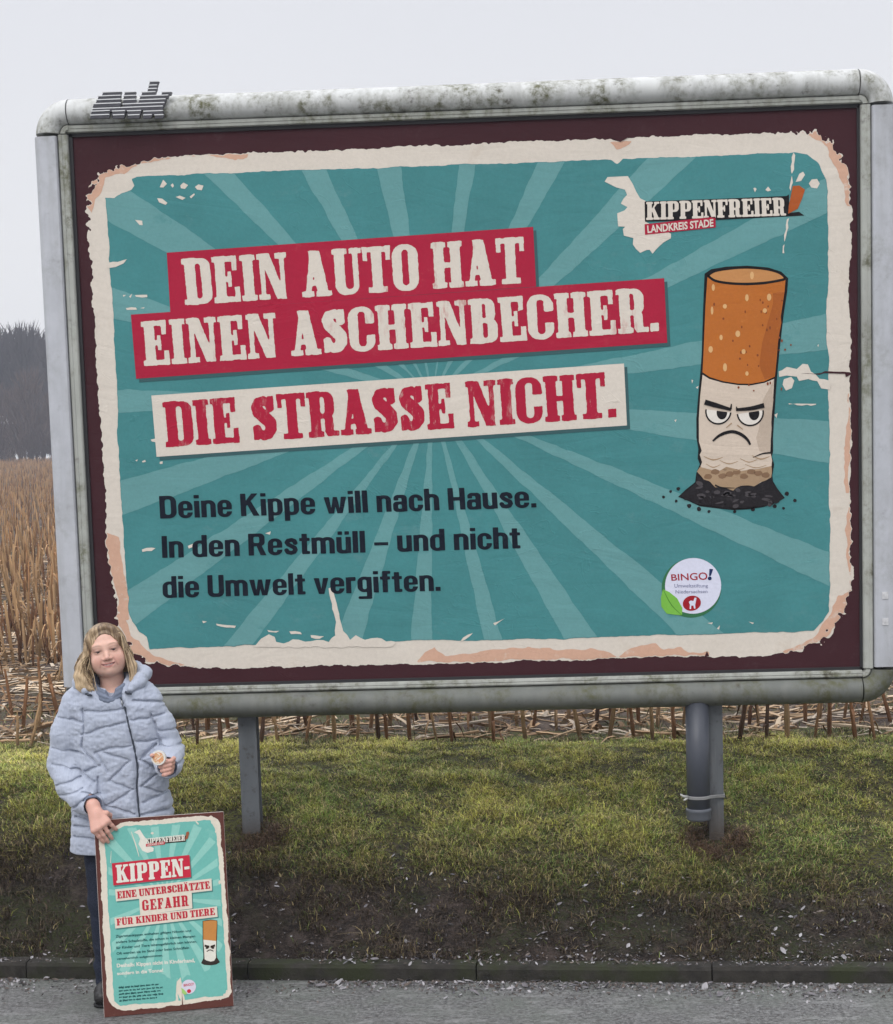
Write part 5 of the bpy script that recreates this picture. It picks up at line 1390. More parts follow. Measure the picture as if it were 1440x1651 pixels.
# strands combed from the parting over the mass, wavy towards the ends
r = random.Random(9)
tones = [('fair_strands', (.60, .46, .29)), ('mid_strands', (.255, .170, .098)), ('dark_strands', (.085, .055, .034))]
bins = [MB() for _ in tones]
for i in range(950):
    side = -1 if r.random() < .54 else 1
    s_ = r.random()**1.25
    p0 = np.array([.010 - .006*s_, .060 - .150*s_, .118 - .028*s_*s_ - .006*(1 - s_)])
    az = math.radians(38 + 125*s_ + r.gauss(0, 6))                    # where it passes the side of the head
    fl_ = (.058 if side < 0 else .016)*r.uniform(.5, 1.25)*(1 - .4*s_)
    end = r.uniform(-.150, -.085) if side < 0 else r.uniform(-.135, -.075)
    ph = r.uniform(0, 6.28); amp = (.0125 if side < 0 else .005)*r.uniform(.4, 1.2); lift = r.uniform(.998, 1.035)
    pts = []
    for t in np.linspace(0, 1, 15):
        if t < .5:
            q = t/.5; el = math.radians(90*(1 - q)); sx_ = math.sin(az)*side; fy = math.cos(az)
            e = np.array([.084*sx_*math.sin(q*1.5708), -.016 + .098*fy*math.sin(q*1.5708)*.9, .030 + .094*math.cos(q*1.5708)])
            w = min(1, q*2.2); p = p0*(1 - w) + e*lift*w if q < .45 else e*lift
        else:
            q = (t - .5)/.5; base = np.array([.084*math.sin(az)*side, -.016 + .098*math.cos(az)*.9, .030])*lift
            zt = .030 + (end - .030)*q
            p = np.array([base[0] + side*fl_*math.sin(min(q*1.25, 1)*2.2)*.9, base[1] + .004*math.sin(q*4 + ph), zt])
        k_ = np.clip((t - .35)/.4, 0, 1)*amp
        p = p + np.array([k_*math.sin(t*13 + ph), k_*.6*math.cos(t*11 + ph), 0])
        if abs(p[0] - .002) < .070 and p[1] > .03 and p[2] < .085: p[0] = .002 + .071*side   # keeps off the face
        pts.append(H(*p))
    k_ = 0 if r.random() < (.46 if side < 0 else .34) else (1 if r.random() < .66 else 2)
    bins[k_].tube(pts, list(np.linspace(.0017, .0008, 15)), 4, False)
for (nm, c), b in zip(tones, bins):
    hs_ = Mat(nm, .42, .3); hs_.color(hs_.vary(c, .35, 60)); b.build('strand', hs_.m, hair_o, True, PO)

# --- trousers and boots
tv = Vol((-1.70, -1.16, .03), (-1.26, -.84, .84), .0045)
tv.ell((-1.478, -.985, .77), (.165, .115, .12), .03)
for h_, k_, a_ in ((hipL, kneeL, ankL), (hipR, kneeR, ankR)):
    tv.chain([(h_[0], h_[1], .70), k_, (a_[0], a_[1], .13), (a_[0], a_[1]+.005, .06)], [.094, .070, .056, .058], .02)
tv.op(lambda X, Y, Z: .006*fbm(X*16 + Y*20, Z*22 + X*8, 5, 3) + 0*Y, (-1.7, -1.16, .03), (-1.26, -.84, .84), 0, 'disp')
tm = Mat('dark_denim', .8, .2); n1 = tm.noise(220, 2, .5); tm.color(tm.mix(tm.range(n1, .4, .6), tm.vary((.010, .013, .024), .3, 9), (.022, .028, .048))).bump(n1, .3, .002)
tv.mesh('trousers', tm.m, woman, PO)
bm_ = Mat('black_leather', .45, .4); bm_.color(bm_.vary((.014, .013, .013), .3, 20)); so_ = Mat('boot_sole', .8); so_.color((.008, .008, .008))
for a_ in (ankL, ankR):
    v_ = Vol((a_[0]-.07, a_[1]-.22, -.005), (a_[0]+.07, a_[1]+.09, .16), .004)
    v_.chain([(a_[0], a_[1], .13), (a_[0], a_[1], .05)], [.046, .044], .02)
    v_.chain([(a_[0], a_[1]+.02, .042), (a_[0], a_[1]-.09, .042), (a_[0], a_[1]-.14, .036)], [.042, .042, .036], .02)
    v_.op(lambda X, Y, Z: (Z - .012) + 0*X + 0*Y, v_.lo, v_.lo + v_.h*v_.n, 0, 'sub')
    o = v_.mesh('boot', bm_.m, woman, PO)
    v_ = Vol((a_[0]-.07, a_[1]-.22, -.004), (a_[0]+.07, a_[1]+.09, .03), .004)
    v_.chain([(a_[0], a_[1]+.02, .02), (a_[0], a_[1]-.14, .02)], [.044, .041], .01)
    v_.op(lambda X, Y, Z: -np.maximum(Z - .012, -Z) + 0*X + 0*Y, v_.lo, v_.lo + v_.h*v_.n, 0, 'sub')
    v_.mesh('sole', so_.m, o, PO)

# --- quilted jacket
J = Vol((-1.84, -1.30, .60), (-1.14, -.80, 1.42), .0030)
zz_ = [.56, .62, .70, .80, .90, .98, 1.08, 1.18, 1.26, 1.31, 1.345, 1.37]
wl_ = [.218, .218, .216, .208, .196, .188, .186, .186, .180, .150, .100, .07]
dp_ = [.150, .152, .150, .146, .138, .134, .134, .132, .120, .105, .085, .07]
cx_ = [-1.474, -1.474, -1.475, -1.474, -1.474, -1.474, -1.474, -1.476, -1.482, -1.487, -1.49, -1.49]
def torso(X, Y, Z):
    a = np.interp(Z, zz_, wl_); bb_ = np.interp(Z, zz_, dp_); c = np.interp(Z, zz_, cx_)
    n_ = ((np.abs(X-c)/a)**2.4 + (np.abs(Y+.985)/bb_)**2.4)**(1/2.4)
    d = (n_ - 1)*np.minimum(a, bb_)*.9
    return np.maximum(d, Z - 1.37)
J.op(torso, (-1.80, -1.2, .6), (-1.16, -.8, 1.40), .0)
J.chain([(-1.648, -.99, 1.258), (-1.688, -.985, 1.13), (-1.706, -.982, 1.0), (-1.665, -1.05, .925), (-1.603, -1.128, .875), (-1.570, -1.163, .864)], [.058, .067, .070, .066, .056, .048], .022)
J.chain([(-1.336, -.99, 1.256), (-1.302, -.98, 1.15), (-1.276, -.965, 1.05), (-1.262, -1.03, 1.025), (-1.248, -1.115, 1.012), (-1.244, -1.140, 1.010)], [.052, .060, .063, .060, .053, .049], .020)
J.cap((-1.60, -.985, 1.305), (-1.38, -.985, 1.303), .050, .050, .035)
# seams: quilting grooves on the front and sleeves, padding between them
def pxz(pts):      # traced on the front of the jacket: metres
    return [(-1.917 + x*.000752 - y*.000039, 1.678 - x*.0000169 - y*.000757) for x, y in pts]
QUILT = [[(452,705),(560,665),(692,632)], [(728,622),(800,612),(885,604)], [(535,803),(620,775),(722,764)], [(752,744),(850,736)],
  [(470,905),(560,866)], [(540,800),(600,900)], [(580,800),(650,815),(722,845),(612,950)], [(612,950),(740,1002),(610,1082)], [(590,1085),(745,1132)],
  [(552,935),(545,1010)], [(845,765),(775,838),(852,892)], [(858,918),(785,985),(895,1034)], [(893,1038),(795,1075)], [(785,1140),(950,1128)],
  [(455,560),(460,700),(452,780),(548,872)], [(820,598),(852,690),(870,770)], [(690,560),(560,575),(465,572)], [(735,520),(820,528),(880,540)],
  [(400,1216),(560,1210),(760,1200),(960,1180)], [(400,1276),(560,1270),(760,1262),(965,1240)], [(402,1160),(560,1168),(750,1160)],
  [(470,1000),(552,1020)], [(440,905),(530,960)], [(930,1000),(890,1034)]]
SLEEVE = [[(300,625),(380,622),(458,642)], [(262,792),(360,800),(455,812)], [(272,880),(350,886),(448,905)], [(300,985),(380,960),(450,930)], [(325,1040),(400,1020),(470,985)], [(395,1100),(460,1070),(520,1010)],
  [(880,560),(940,585)], [(862,690),(930,690),(1005,690)], [(868,770),(940,775),(1012,770)], [(870,850),(1010,850)]]
seg_ = []
for pl in QUILT + SLEEVE:
    q = pxz(pl)
    for i in range(len(q)-1): seg_.append((q[i], q[i+1]))
sl, X3, Y3, Z3 = J.axes(J.lo, J.lo + J.h*J.n)
XX, ZZ = np.meshgrid(X3[:, 0, 0], Z3[0, 0, :], indexing='ij')
wX = XX + .006*fbm(XX*30, ZZ*30, 3, 2); wZ = ZZ + .006*fbm(XX*30, ZZ*30, 4, 2)
dq = np.full(XX.shape, 9.0)
for (a_, b_) in seg_:
    ex, ez = b_[0]-a_[0], b_[1]-a_[1]; t = np.clip(((wX-a_[0])*ex + (wZ-a_[1])*ez)/(ex*ex+ez*ez+1e-12), 0, 1)
    dq = np.minimum(dq, np.hypot(wX-a_[0]-ex*t, wZ-a_[1]-ez*t))
groove = .0075*np.exp(-(dq/.0045)**2) + .0055*np.exp(-dq/.018) - .0045
wr = .0036*fbm(XX*22 + ZZ*9, ZZ*34 - XX*10, 8, 3) + .0025*fbm(XX*60, ZZ*70, 18, 2)
pad = (groove + wr)[:, None, :]*np.where(Y3 < -.93, 1.0, .5)*np.where(np.abs(X3 + 1.474) > .19, .75, 1.0)
J.f += pad.astype(np.float32)
J.ell((-1.474, -1.120, 1.345), (.026, .092, .058), .004, 'sub')
# opening for the neck, cuffs hollowed, front split
J.ell((-1.492, -1.025, 1.375), (.066, .075, .075), .01, 'sub')
J.cap((-1.56, -1.172, .862), (-1.545, -1.195, .855), .040, .040, .004, 'sub')
J.cap((-1.2435, -1.150, 1.009), (-1.242, -1.185, 1.008), .041, .041, .004, 'sub')
J.op(lambda X, Y, Z: (Z - (.655 + .0 * X)) + 0*Y, (-1.84, -1.3, .58), (-1.14, -.8, .70), 0, 'disp') if False else None
J.op(lambda X, Y, Z: np.maximum(Z - (.632 + .05*(X+1.69)), -1.0) + 0*Y, (-1.84, -1.3, .58), (-1.14, -.8, .66), .006, 'sub')
ZIP = pxz([(655,470),(668,508),(685,545),(708,630),(730,720),(748,800),(760,870),(762,925),(757,980),(765,1060),(775,1150),(780,1240)])
zs_ = np.array([p[1] for p in ZIP])[::-1]; zx_ = np.array([p[0] for p in ZIP])[::-1]
zl = np.interp(Z3, zs_, zx_)
J.f += (np.exp(-((X3 - zl)/.011)**2)*.011*(Y3 < -1.0)).astype(np.float32)
def jac_col(P):
    n = vn(P[:, 0]*260, P[:, 2]*46, 3); n2 = vn(P[:, 0]*420 + 9, P[:, 2]*90, 5); n3 = fbm(P[:, 0]*9, P[:, 2]*9, 6, 3)
    a = np.array([.37, .405, .485]); b_ = np.array([.315, .348, .430]); w = np.clip(.35 + .9*(n - .5) + .6*(n2 - .5) + .2*n3, 0, 1)[:, None]
    return a*(1-w) + b_*w
jm = Mat('quilted_fabric', .72, .25); jm.color(jm.attr()); jm.bump(jm.noise(300, 3, .6), .25, .0015)
jm.b.inputs['Sheen Weight'].default_value = .25
jac = J.mesh('jacket', jm.m, woman, PO, jac_col)
# hood lying on the shoulders and the stand-up collar
hd = Vol((-1.70, -1.16, 1.24), (-1.26, -.80, 1.46), .003)
hd.chain([(-1.585, -1.075, 1.318), (-1.622, -1.02, 1.345), (-1.615, -.93, 1.365), (-1.52, -.885, 1.372), (-1.42, -.90, 1.378), (-1.362, -.965, 1.372), (-1.366, -1.03, 1.350), (-1.398, -1.078, 1.322)], [.016, .024, .033, .038, .038, .031, .025, .016], .02)
hd.op(lambda X, Y, Z: .006*fbm(X*26 + Y*20, Z*30 + Y*22, 9, 3), hd.lo, hd.lo + hd.h*hd.n, 0, 'disp')
hd.ell((-1.492, -1.03, 1.40), (.072, .085, .10), .01, 'sub')
hd.mesh('hood', jm.m, jac, PO, jac_col)
cl = Vol((-1.62, -1.18, 1.22), (-1.36, -.88, 1.42), .0025)
J_V = 1
ring = []
for t in np.linspace(math.radians(-255), math.radians(66), 26):
    fx = math.sin(t); fy = -math.cos(t)
    ring.append((-1.487 + .071*fx, -1.018 + (.078 if fy < 0 else .066)*fy, 1.338 + .018*abs(fx) + .03*(fy > .0)*fy - .030*max(0, -fy)))
for dz in (0, -.016, -.032): cl.chain([(p[0]*1.0, p[1] - (.006 if dz else 0), p[2] + dz) for p in ring], [.0085]*len(ring), .006)
cm = Mat('collar_lining', .7, .25); cm.color(cm.vary((.150, .175, .235), .18, 30))
cl.ell((-1.487, -1.018, 1.40), (.055, .060, .10), .004, 'sub')
cl.ell((-1.476, -1.115, 1.352), (.026, .05, .062), .003, 'sub')
cl.mesh('collar', cm.m, jac, PO)
# zip, snaps
b = MB(); pts = []
for z in np.linspace(ZIP[0][1] - .012, .66, 60):
    x = float(np.interp(z, zs_, zx_)); y = J.front(x, z)
    if y is not None: pts.append((x, y - .0015, z))
P_ = np.array(pts); P_[2:-2, 1] = np.convolve(P_[:, 1], np.ones(5)/5, 'valid')
b.tube(P_, .0044, 6)
zm = Mat('zip_tape', .5, .4); zm.color((.030, .038, .055)); zp = b.build('zip', zm.m, jac, True, PO)
b = MB(); p = P_[2]; b.tube([(p[0], p[1]-.005, p[2]), (p[0]+.002, p[1]-.007, p[2]-.012), (p[0]+.003, p[1]-.006, p[2]-.026)], [.004, .005, .0035], 6)
zk = Mat('zip_metal', .3, .5, .6); zk.color((.25, .26, .28)); b.build('zip_pull', zk.m, jac, True, PO)
for x, z in ((-1.566, 1.306), (-1.403, 1.308)):
    b = MB(); y = J.front(x, z) or -1.08
    b.tube([(x-.013, y-.012, z+.004), (x+.0, y-.015, z-.001), (x+.014, y-.012, z-.005)], [.005, .007, .004], 6)
    b.build('snap_tab', zm.m, jac, True, PO)
# cuffs
cf = Mat('cuff_lining', .75, .2); cf.color(cf.vary((.13, .155, .22), .2, 40))
for w_, d_, rr_ in ((np.array([-1.562, -1.172, .862]), np.array([.42, -.75, -.3]), .040), (np.array([-1.2438, -1.146, 1.009]), np.array([.03, -1, -.02]), .042)):
    d_ = d_/np.linalg.norm(d_); a_ = np.cross(d_, [0, 0, 1.]); a_ /= np.linalg.norm(a_); c_ = np.cross(d_, a_); V = []; F = []
    for i, (s_, r_) in enumerate(((-.012, rr_-.002), (.008, rr_+.002), (.010, rr_-.003), (-.014, rr_-.012))):
        for k_ in range(28):
            t = 2*math.pi*k_/28; V.append(w_ + d_*s_ + r_*(1 + .04*math.sin(5*t))*(a_*math.cos(t) + c_*math.sin(t)))
    for i in range(3):
        for k_ in range(28): F.append((i*28+k_, i*28+(k_+1) % 28, (i+1)*28+(k_+1) % 28, (i+1)*28+k_))
    mesh_py('cuff', V, F, cf.m, jac, True, PO)

# --- the round tin in her hand
tin = empty('tin', tuple(TC), 'small round tin with an orange and white lid held in the woman\'s hand', 'tin')
tm_ = Mat('tin_metal', .35, .5); tm_.color((.62, .60, .55))
q_ = MB(); q_.lathe([(.0, -.010), (.0275, -.010), (.029, -.008), (.029, .003), (.0300, .004), (.0300, .0095), (.029, .011), (.0, .011)], (0, 0, 0), 'y', 40); to = q_.build('tin_body', tm_.m, tin, True)
for p in to.data.polygons: p.use_smooth = len(p.vertices) == 4 and abs(p.normal.y) < .5
tl = Mat('tin_print', .45, .4); n1 = tl.noise(75, 2, .5, dist=1.2); n2 = tl.noise(150, 2, .5)
tl.color(tl.mix(tl.range(n2, .50, .58), tl.mix(tl.range(n1, .46, .54), (.62, .23, .09), (.68, .60, .48)), (.55, .33, .16)))
q_ = MB(); q_.lathe([(.0, .0115), (.0225, .0115), (.0226, .0110)], (0, 0, 0), 'y', 36); q_.build('lid_print', tl.m, tin)
tin.rotation_euler = (math.radians(-6), 0, math.radians(-4))

# ================================================================ grass of the bank (stuff)
def grass():
    N = 760000
    x = rng.uniform(-3.4, 3.0, N); t = rng.uniform(.10, 2.62, N)
    y = kerb_y(x) + t
    g = fbm(x*1.3, t*1.6, 101, 4); g2 = fbm(x*5, t*5, 111, 3); g3 = fbm(x*16, t*16, 121, 2)
    edge = .60 + .26*fbm(x*1.5, t*1.2 + 3, 131, 4)                     # bare wet earth below this line
    dens = np.clip((t - edge + .30)/.34, .0, 1)**1.6
    dens = dens*np.clip(.62 + .8*g2 + .5*g3, .03, 1) + .55*np.clip(g2*3 - .55, 0, 1)*(t > .12)
    dens = np.maximum(dens, np.where(t < edge + .1, .30*np.clip(.5 + g3*1.5 + g2, 0, 2), 0))      # flattened dead grass on the bare earth
    dens *= np.clip(1.15 - (t - 2.2)/.45, 0, 1)
    for (px, py) in ((-1.095, .10), (1.11, .10)):
        dd = np.hypot((x - px)/1.0, (y - py + .04)/1.2); dens *= np.clip((dd - .0)/.12, .25, 1)
    k = rng.random(N) < dens
    x, t, y, g, g2, g3 = [a[k] for a in (x, t, y, g, g2, g3)]; n = len(x)
    z = bank_z(x, y) - .004
    top = np.clip((t - .8)/.8, 0, 1)
    L = (.018 + .034*rng.random(n)**1.7)*(1 + .55*g2 + .3*g)*(1.1 - .25*top)
    tall = rng.random(n) < .012; L = np.where(tall, L*1.8, L)
    a = rng.uniform(0, 6.283, n); lean = rng.uniform(.45, 1.7, n)
    # wet grass combs down the slope
    dx = np.cos(a)*lean; dy = np.sin(a)*lean - .35
    w = .0012 + .0012*rng.random(n)
    sa, ca_ = np.sin(a + 1.57 + rng.normal(0, .5, n)), np.cos(a + 1.57)
    S = [0, .4, .75, 1.0]; P = []
    for s in S:
        bend = s*s
        px = x + L*dx*bend*.85; py = y + L*dy*bend*.85; pz = z + L*(s - .42*np.minimum(lean, 1.3)*s*s)
        ww = w*(1 - s*.85)
        if s < 1: P += [np.stack([px - ca_*ww, py - sa*ww, pz], -1), np.stack([px + ca_*ww, py + sa*ww, pz], -1)]
        else: P += [np.stack([px, py, pz], -1)]
    V = np.stack(P, 1)
    base = np.arange(n)[:, None]*7
    T = np.concatenate([base + np.array([[0, 1, 3]]), base + np.array([[0, 3, 2]]), base + np.array([[2, 3, 5]]), base + np.array([[2, 5, 4]]), base + np.array([[4, 5, 6]])])
    green = np.array([.155, .235, .045]); yel = np.array([.44, .425, .095]); straw = np.array([.44, .35, .17]); brown = np.array([.10, .070, .036]); dk = np.array([.045, .070, .016])
    m1 = np.clip(.42 + .9*g + .7*g3 + .45*(top - .4) + rng.normal(0, .18, n), 0, 1)[:, None]
    C = green*(1 - m1) + yel*m1
    q = rng.random(n)[:, None]
    low = np.clip((1.0 - t)/.5, 0, 1)[:, None]
    bare = np.clip((edge[k] + .1 - t)/.25, 0, 1)[:, None]
    C = np.where(q < .16 + .10*low, straw*(.7 + .5*rng.random((n, 1))), C)
    C = np.where((q > .80 - .16*low), brown*(.7 + .8*rng.random((n, 1))), C)
    C = np.where((q > .42) & (q < .52 + .14*low), dk, C)
    thatch = np.array([.075, .054, .036])*(.35 + 1.5*rng.random((n, 1)))
    C = np.where(rng.random((n, 1)) < bare*.8, thatch, C)
    dpost = np.minimum(np.hypot(x + 1.095, y - .04), np.hypot(x - 1.11, y - .04)); nearp = (dpost < .13 + .09*rng.random(n))[:, None]
    C = np.where(nearp, np.array([.115, .070, .042])*(.4 + .9*rng.random((n, 1))), C)
    C = C*(.55 + .9*rng.random((n, 1)))*(1 + .35*g2[:, None])*(1.0 - .28*low)*(1 + .30*top[:, None])  # fall of light put into the blade colour: foot darkened, top brightened
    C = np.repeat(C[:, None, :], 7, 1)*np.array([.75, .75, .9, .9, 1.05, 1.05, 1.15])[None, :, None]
    return V.reshape(-1, 3), T, C.reshape(-1, 3)
V, T, C = grass()
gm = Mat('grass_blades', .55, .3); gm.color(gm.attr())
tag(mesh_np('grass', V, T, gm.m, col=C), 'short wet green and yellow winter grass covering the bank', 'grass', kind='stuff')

# bright moss strip by the woman's elbow where the turf ends
# ================================================================ maize stubble
stm = Mat('dry_maize', .75, .2)
stm.color(stm.attr()); stm.bump(stm.noise(60, 4, .6, (1, 1, .2)), .4, .003)
def stalk_geo(seed, h=None, n=6):
    r = random.Random(seed); h = h or r.uniform(.20, .40)
    b = MB(); rad = r.uniform(.0085, .0135); lx, ly = r.uniform(-.10, .10), r.uniform(-.10, .10)
    pts = []; rr = []
    k = 7
    for i in range(k):
        s = i/(k-1); node = 1.22 if i in (2, 4) else 1.0
        pts.append((lx*h*s + r.uniform(-.002, .002), ly*h*s, -.03 + (h+.03)*s)); rr.append(rad*(1 - .25*s)*node)
    b.tube(pts, rr, n)
    for j in range(r.randint(1, 3)):                       # torn leaf sheaths
        s = r.uniform(.15, .95); a = r.uniform(0, 6.28); L = r.uniform(.06, .2); w = r.uniform(.006, .014)
        p0 = np.array([lx*h*s, ly*h*s, h*s]); d = np.array([math.cos(a), math.sin(a), 0]); sd = np.array([-d[1], d[0], 0])
        up = r.uniform(-.2, .8); ps = []
        for q in (0, .35, .7, 1):
            c = p0 + d*(rad + L*q*.75) + np.array([0, 0, L*(up*q - 1.1*q*q)])
            ww = w*(1 - q*.8); ps += [c - sd*ww, c + sd*ww]
        b.add(ps, [(0, 1, 3, 2), (2, 3, 5, 4), (4, 5, 7, 6)])
    if r.random() < .6:                                    # splintered tip
        for j in range(3):
            a = r.uniform(0, 6.28); t = np.array(pts[-1]); b.tube([t, t + [.006*math.cos(a), .006*math.sin(a), r.uniform(.015, .05)]], [.003, .0008], 4)
    V = np.array([tuple(p) for p in b.v]); c0 = np.array(r.choice([(.20, .098, .046), (.14, .072, .040), (.26, .145, .072), (.32, .205, .11), (.10, .056, .036)]))
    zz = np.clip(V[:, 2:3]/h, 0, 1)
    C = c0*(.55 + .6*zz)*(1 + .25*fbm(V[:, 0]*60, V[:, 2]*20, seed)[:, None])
    return V, b.f, C
def geo_mesh(name, V, F, C, mat):
    me = bpy.data.meshes.new(name); me.from_pydata(V.tolist(), [], [list(map(int, f)) for f in F])
    a = me.color_attributes.new('pigment', 'FLOAT_COLOR', 'POINT'); c = np.ones((len(V), 4), np.float32); c[:, :3] = np.clip(C, 0, 1); a.data.foreach_set('color', c.ravel())
    me.materials.append(mat); return me
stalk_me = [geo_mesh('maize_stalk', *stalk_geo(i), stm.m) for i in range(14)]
r = random.Random(21)
SLAB = 'broken brown maize stalk standing in the stubble field beyond the grass bank'
proto = None; placed = 0
def put(name, me, loc, rot, sc, label, cat, group):
    o = bpy.data.objects.new(name, me); COL.objects.link(o)
    o.location = loc; o.rotation_euler = rot; o.scale = (sc, sc, sc)
    return tag(o, label, cat, group)
far_pts = []
row = 0; t = 2.42
while t < 130:
    sp = ((.12 if t < 3.4 else .165) if t < 6.5 else .14) if t < 30 else .2
    if t < 6.5: x0, x1 = -3.9, 3.2
    else:
        x0, x1 = -.30*t - 3.6, (-.16*t - .6 if t > 8 else 2)
        if t > 8: x0, x1 = -.262*(t + 8) - 2.2 - .045*t, -.262*(t + 8) + 3.0 + .012*t
    x = x0 + r.random()*sp
    while x < x1:
        if r.random() < .88:
            xx = x + r.gauss(0, .025); tt = t + r.gauss(0, .05)
            yy = float(kerb_y(xx)) + tt
            z = float(field_z(np.array([xx]), np.array([yy]))[0]) if tt > 2.9 else max(float(bank_z(np.array([xx]), np.array([yy]))[0]), .6)
            if (t < 4.6 and -3.4 < xx < 2.9) or (t < 13 and xx < -.262*(t + 8) + 1.2):
                if placed < 300:
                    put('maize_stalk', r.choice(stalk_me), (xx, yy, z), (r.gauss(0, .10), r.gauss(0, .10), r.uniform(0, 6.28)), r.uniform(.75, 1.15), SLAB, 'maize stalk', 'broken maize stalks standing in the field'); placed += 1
                else: far_pts.append((xx, yy, z))
            else: far_pts.append((xx, yy, z))
        x += sp
    t += .74
for _ in range(9000):                       # the rest of the field, thinner
    tt = 6.5 + 60*r.random()**1.5; tt = 2.42 + .74*round((tt - 2.42)/.74) + r.gauss(0, .05)
    xx = r.uniform(-.42*(tt + 8) - 4, .34*(tt + 8) + 2); yy = float(kerb_y(xx)) + tt
    far_pts.append((xx, yy, .612 + float(rise(tt))))
def scatter(name, geos, pts, mat, label, cat, rotf, scf):
    VV = []; FF = []; CC = []; n = 0; rr_ = random.Random(5)
    for p in pts:
        V, F, C = geos[rr_.randrange(len(geos))]
        R = rotf(rr_); V2 = (V*scf(rr_, p)) @ R.T + np.array(p)
        VV.append(V2); CC.append(C*rr_.uniform(.75, 1.3)); FF += [tuple(i + n for i in f) for f in F]; n += len(V)
    me = geo_mesh(name, np.concatenate(VV), FF, np.concatenate(CC), mat)
    o = bpy.data.objects.new(name, me); COL.objects.link(o); return tag(o, label, cat, kind='stuff')
from mathutils import Euler
def rz(rr_, tiltv=.1): return np.array(Euler((rr_.gauss(0, tiltv), rr_.gauss(0, tiltv), rr_.uniform(0, 6.28))).to_matrix())
lo_geo = []
for i in range(8):
    V, F, C = stalk_geo(100 + i, r.uniform(.26, .46), 3)
    lo_geo.append((V, F, C*np.array([1.05, 1.02, .97])))
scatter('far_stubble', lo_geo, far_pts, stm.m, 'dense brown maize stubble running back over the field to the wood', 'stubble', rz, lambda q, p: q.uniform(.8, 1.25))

# lying straw: the big pieces one by one, the small ones as a carpet
def straw_geo(seed, L, n=5):
    r = random.Random(seed); b = MB(); rad = r.uniform(.004, .010); pts = []; rr = []
    bendx = r.uniform(-.28, .28)
    for i in range(6):
        s = i/5 - .5; pts.append((L*s, bendx*L*(1 - 4*s*s)*.5, rad*.8 + r.uniform(0, .006))); rr.append(rad*(1.1 if i in (1, 4) else .9))
    b.tube(pts, rr, n)
    if r.random() < .9:
        w = r.uniform(.008, .020); q = []
        for i in range(4):
            s = i/3; q += [(L*(.1 + .5*s), .01 + .10*s*L - w*(1-s*.7), .012 + .03*math.sin(s*3)), (L*(.1 + .5*s), .01 + .10*s*L + w*(1-s*.7), .010 + .03*math.sin(s*3))]
        b.add(q, [(0, 1, 3, 2), (2, 3, 5, 4), (4, 5, 7, 6)])
    V = np.array([tuple(p) for p in b.v], float); c0 = np.array(r.choice([(.46, .33, .21), (.36, .24, .14), (.56, .44, .31), (.22, .14, .08), (.44, .37, .29)]))
    return V, b.f, c0*(1 + .2*fbm(V[:, 0]*14, V[:, 1]*50, seed)[:, None])
sg = [straw_geo(i, random.Random(i).uniform(.18, .62)) for i in range(12)]
sme = [geo_mesh('straw_stem', *g_, stm.m) for g_ in sg]
r = random.Random(33)
pts_far = []; pn = 0
cand = [(r.uniform(-3.6, 3.1), r.uniform(2.45, 5.2)) for _ in range(460)] + [(-.262*(tq + 8) + r.uniform(-.6, 1.8), tq) for tq in [5.2 + 12*r.random()**1.6 for _ in range(420)]]
for i, (xx, tt) in enumerate(cand):
    yy = float(kerb_y(xx)) + tt
    z = (float(field_z(np.array([xx]), np.array([yy]))[0]) if tt > 2.9 else max(float(bank_z(np.array([xx]), np.array([yy]))[0]), .6)) + .004
    a = r.choice([r.gauss(0, .4), r.gauss(3.14, .4), r.uniform(0, 6.28)])
    if i % 3 == 0 and pn < 270:
        put('straw_stem', r.choice(sme), (xx, yy, z), (r.uniform(-.5, .5), r.gauss(0, .13), a), r.uniform(.7, 1.15), 'pale dry maize stem lying flat between the standing stubble', 'maize straw', 'dry maize stems lying on the field'); pn += 1
    else: pts_far.append((xx, yy, z))
for i in range(1400):
    tq = 5 + 40*r.random()**1.5; xx = r.uniform(-.42*(tq + 8) - 4, .34*(tq + 8) + 2); pts_far.append((xx, float(kerb_y(xx)) + tq, .625 + float(rise(tq))))
for i in range(1700):
    tq = 2.5 + 26*r.random()**1.8; xx = r.uniform(-3.8, 3.2) if tq < 6 else -.262*(tq + 8) + r.uniform(-1.2, 2.2)
    yy = float(kerb_y(xx)) + tq; z = .62 + float(field_z(np.array([xx]), np.array([yy]))[0]) - .612
    pts_far.append((xx, yy, z))
sg2 = [straw_geo(50 + i, random.Random(i).uniform(.10, .42), 3) for i in range(10)]
scatter('straw_litter', sg2, pts_far, stm.m, 'scattered broken maize straw covering the soil of the field', 'straw', lambda q: np.array(Euler((0, q.gauss(0, .12), q.choice([q.gauss(0, .5), q.uniform(0, 6.28)]))).to_matrix()), lambda q, p: q.uniform(.6, 1.2))

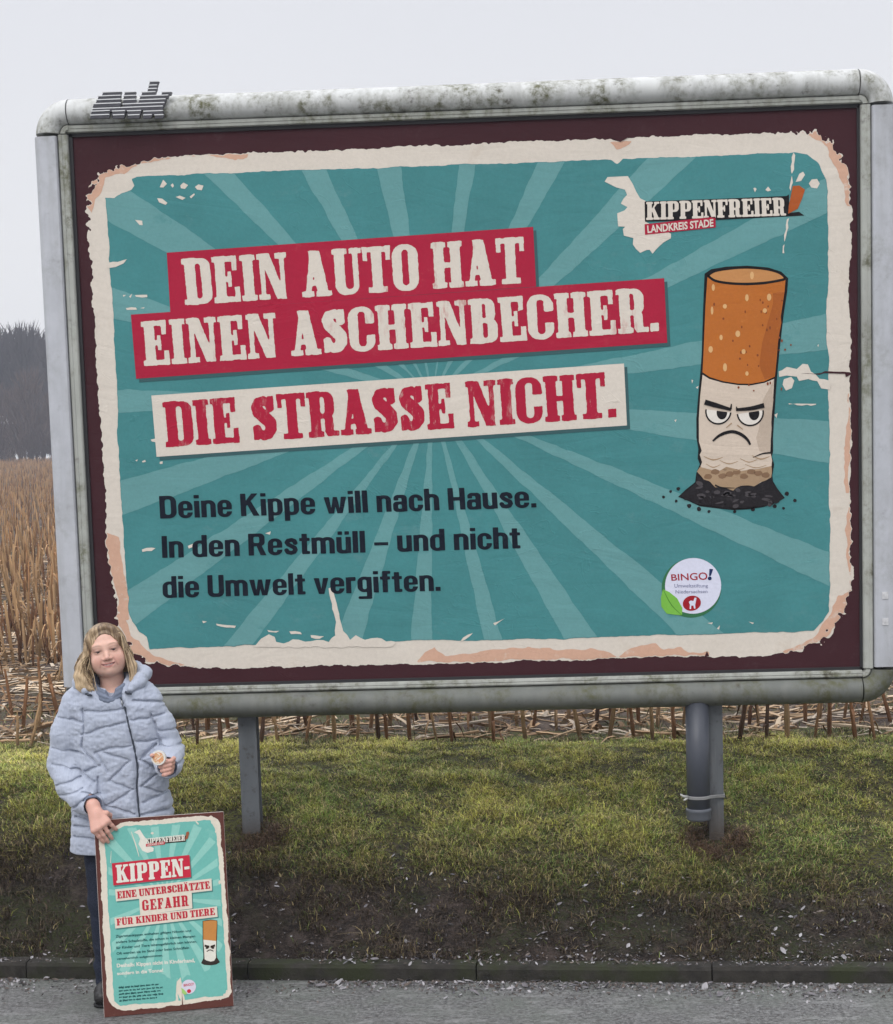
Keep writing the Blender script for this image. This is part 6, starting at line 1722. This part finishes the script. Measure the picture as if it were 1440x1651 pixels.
# thin weeds between the first rows
def weeds():
    n = 26000
    x = rng.uniform(-3.6, 3.1, n); t = 2.35 + 2.0*rng.random(n)**1.5; y = kerb_y(x) + t
    k = rng.random(n) < np.clip(.35 + 1.4*fbm(x*2.4, t*3, 201, 3), .04, 1); x, t, y = x[k], t[k], y[k]; n = len(x)
    z = np.where(t < 2.9, np.maximum(bank_z(x, y), .6), field_z(x, y)) - .004
    L = .02 + .045*rng.random(n); a = rng.uniform(0, 6.283, n); l = rng.uniform(.3, 1.2, n); w = .0018 + .002*rng.random(n)
    A0 = np.stack([x - np.sin(a)*w, y + np.cos(a)*w, z], -1); A1 = np.stack([x + np.sin(a)*w, y - np.cos(a)*w, z], -1)
    A2 = np.stack([x + np.cos(a)*l*L, y + np.sin(a)*l*L, z + L*.8], -1)
    V = np.stack([A0, A1, A2], 1).reshape(-1, 3)
    C = np.where(rng.random((n, 1)) < .55, np.array([[.11, .13, .03]]), np.array([[.24, .18, .10]]))*(.6 + .7*rng.random((n, 1)))
    return V, np.arange(3*n).reshape(-1, 3), np.repeat(C, 3, 0)
V, F, C = weeds(); tag(mesh_np('field_weeds', V, F, gm.m, col=C), 'thin green weeds and chaff between the first rows of stubble', 'weeds', kind='stuff')

# ================================================================ dead leaves and paper scraps in the gutter
lm = Mat('pale_leaf', .6, .3); lm.color(lm.attr())
def leaf_geo(seed):
    r = random.Random(seed); L = r.uniform(.018, .036); W = L*r.uniform(.25, .55); V = []; F = []
    cu = r.uniform(.2, .9); tw = r.uniform(-.6, .6)
    for i in range(5):
        s = i/4; w = W*math.sin(math.pi*min(max(s*.9 + .06, 0), 1))*.5
        for j in (-1, 0, 1):
            V.append((L*(s - .5), j*w + r.uniform(-.001, .001), .003 + abs(j)*w*cu + L*.35*cu*(s - .5)**2*4*.5 + j*w*tw*s))
    for i in range(4):
        for j in (0, 1): F.append((i*3+j, i*3+j+1, i*3+j+4, i*3+j+3))
    V = np.array(V); c0 = np.array(r.choice([(.20, .185, .19), (.15, .14, .15), (.29, .28, .29), (.09, .07, .06), (.14, .115, .10), (.11, .105, .12)]))
    return V, F, np.tile(c0, (len(V), 1))*(1 + .15*fbm(V[:, 0]*200, V[:, 1]*200, seed)[:, None])
lg = [leaf_geo(i) for i in range(14)]; lme = [geo_mesh('dead_leaf', *g_, lm.m) for g_ in lg]
r = random.Random(77)
def ground_z(x, y):
    t = float(y - kerb_y(x))
    if t < 0: return float(road_z(np.array([x]), np.array([y]))[0])
    if t < .085: return .070
    return float(bank_z(np.array([x]), np.array([y]))[0])
small = []; nl = 0
for i in range(7200):
    u = r.random(); x = r.uniform(-2.3, 2.0)
    if u < .52: t = -abs(r.gauss(0, .10)) - .004
    elif u < .62: t = r.uniform(.005, .08)
    elif u < .74: t = .09 + abs(r.gauss(0, .05))
    else: t = r.uniform(.1, .72)
    if u >= .62 and r.random() > (.40 + .22*(x + 1)): continue
    if float(vn(x*2.2, t*5, 5)) < .34 and r.random() < .7: continue
    y = float(kerb_y(x)) + t; p = (x, y, ground_z(x, y) + .002)
    if nl < 240 and i % 6 == 0:
        put('dead_leaf', r.choice(lme), p, (r.gauss(0, .5), r.gauss(0, .5), r.uniform(0, 6.28)), r.uniform(.8, 1.5), 'small pale curled leaf lying along the kerb and lower bank', 'leaf', 'pale dead leaves along the kerb'); nl += 1
    else: small.append(p)
scatter('leaf_litter', lg, small, lm.m, 'fine pale leaf scraps strewn along the gutter and bank foot', 'leaf litter', lambda q: rz(q, .45), lambda q, p: q.uniform(.3, .7) if p[2] < .1 else q.uniform(.4, .85))
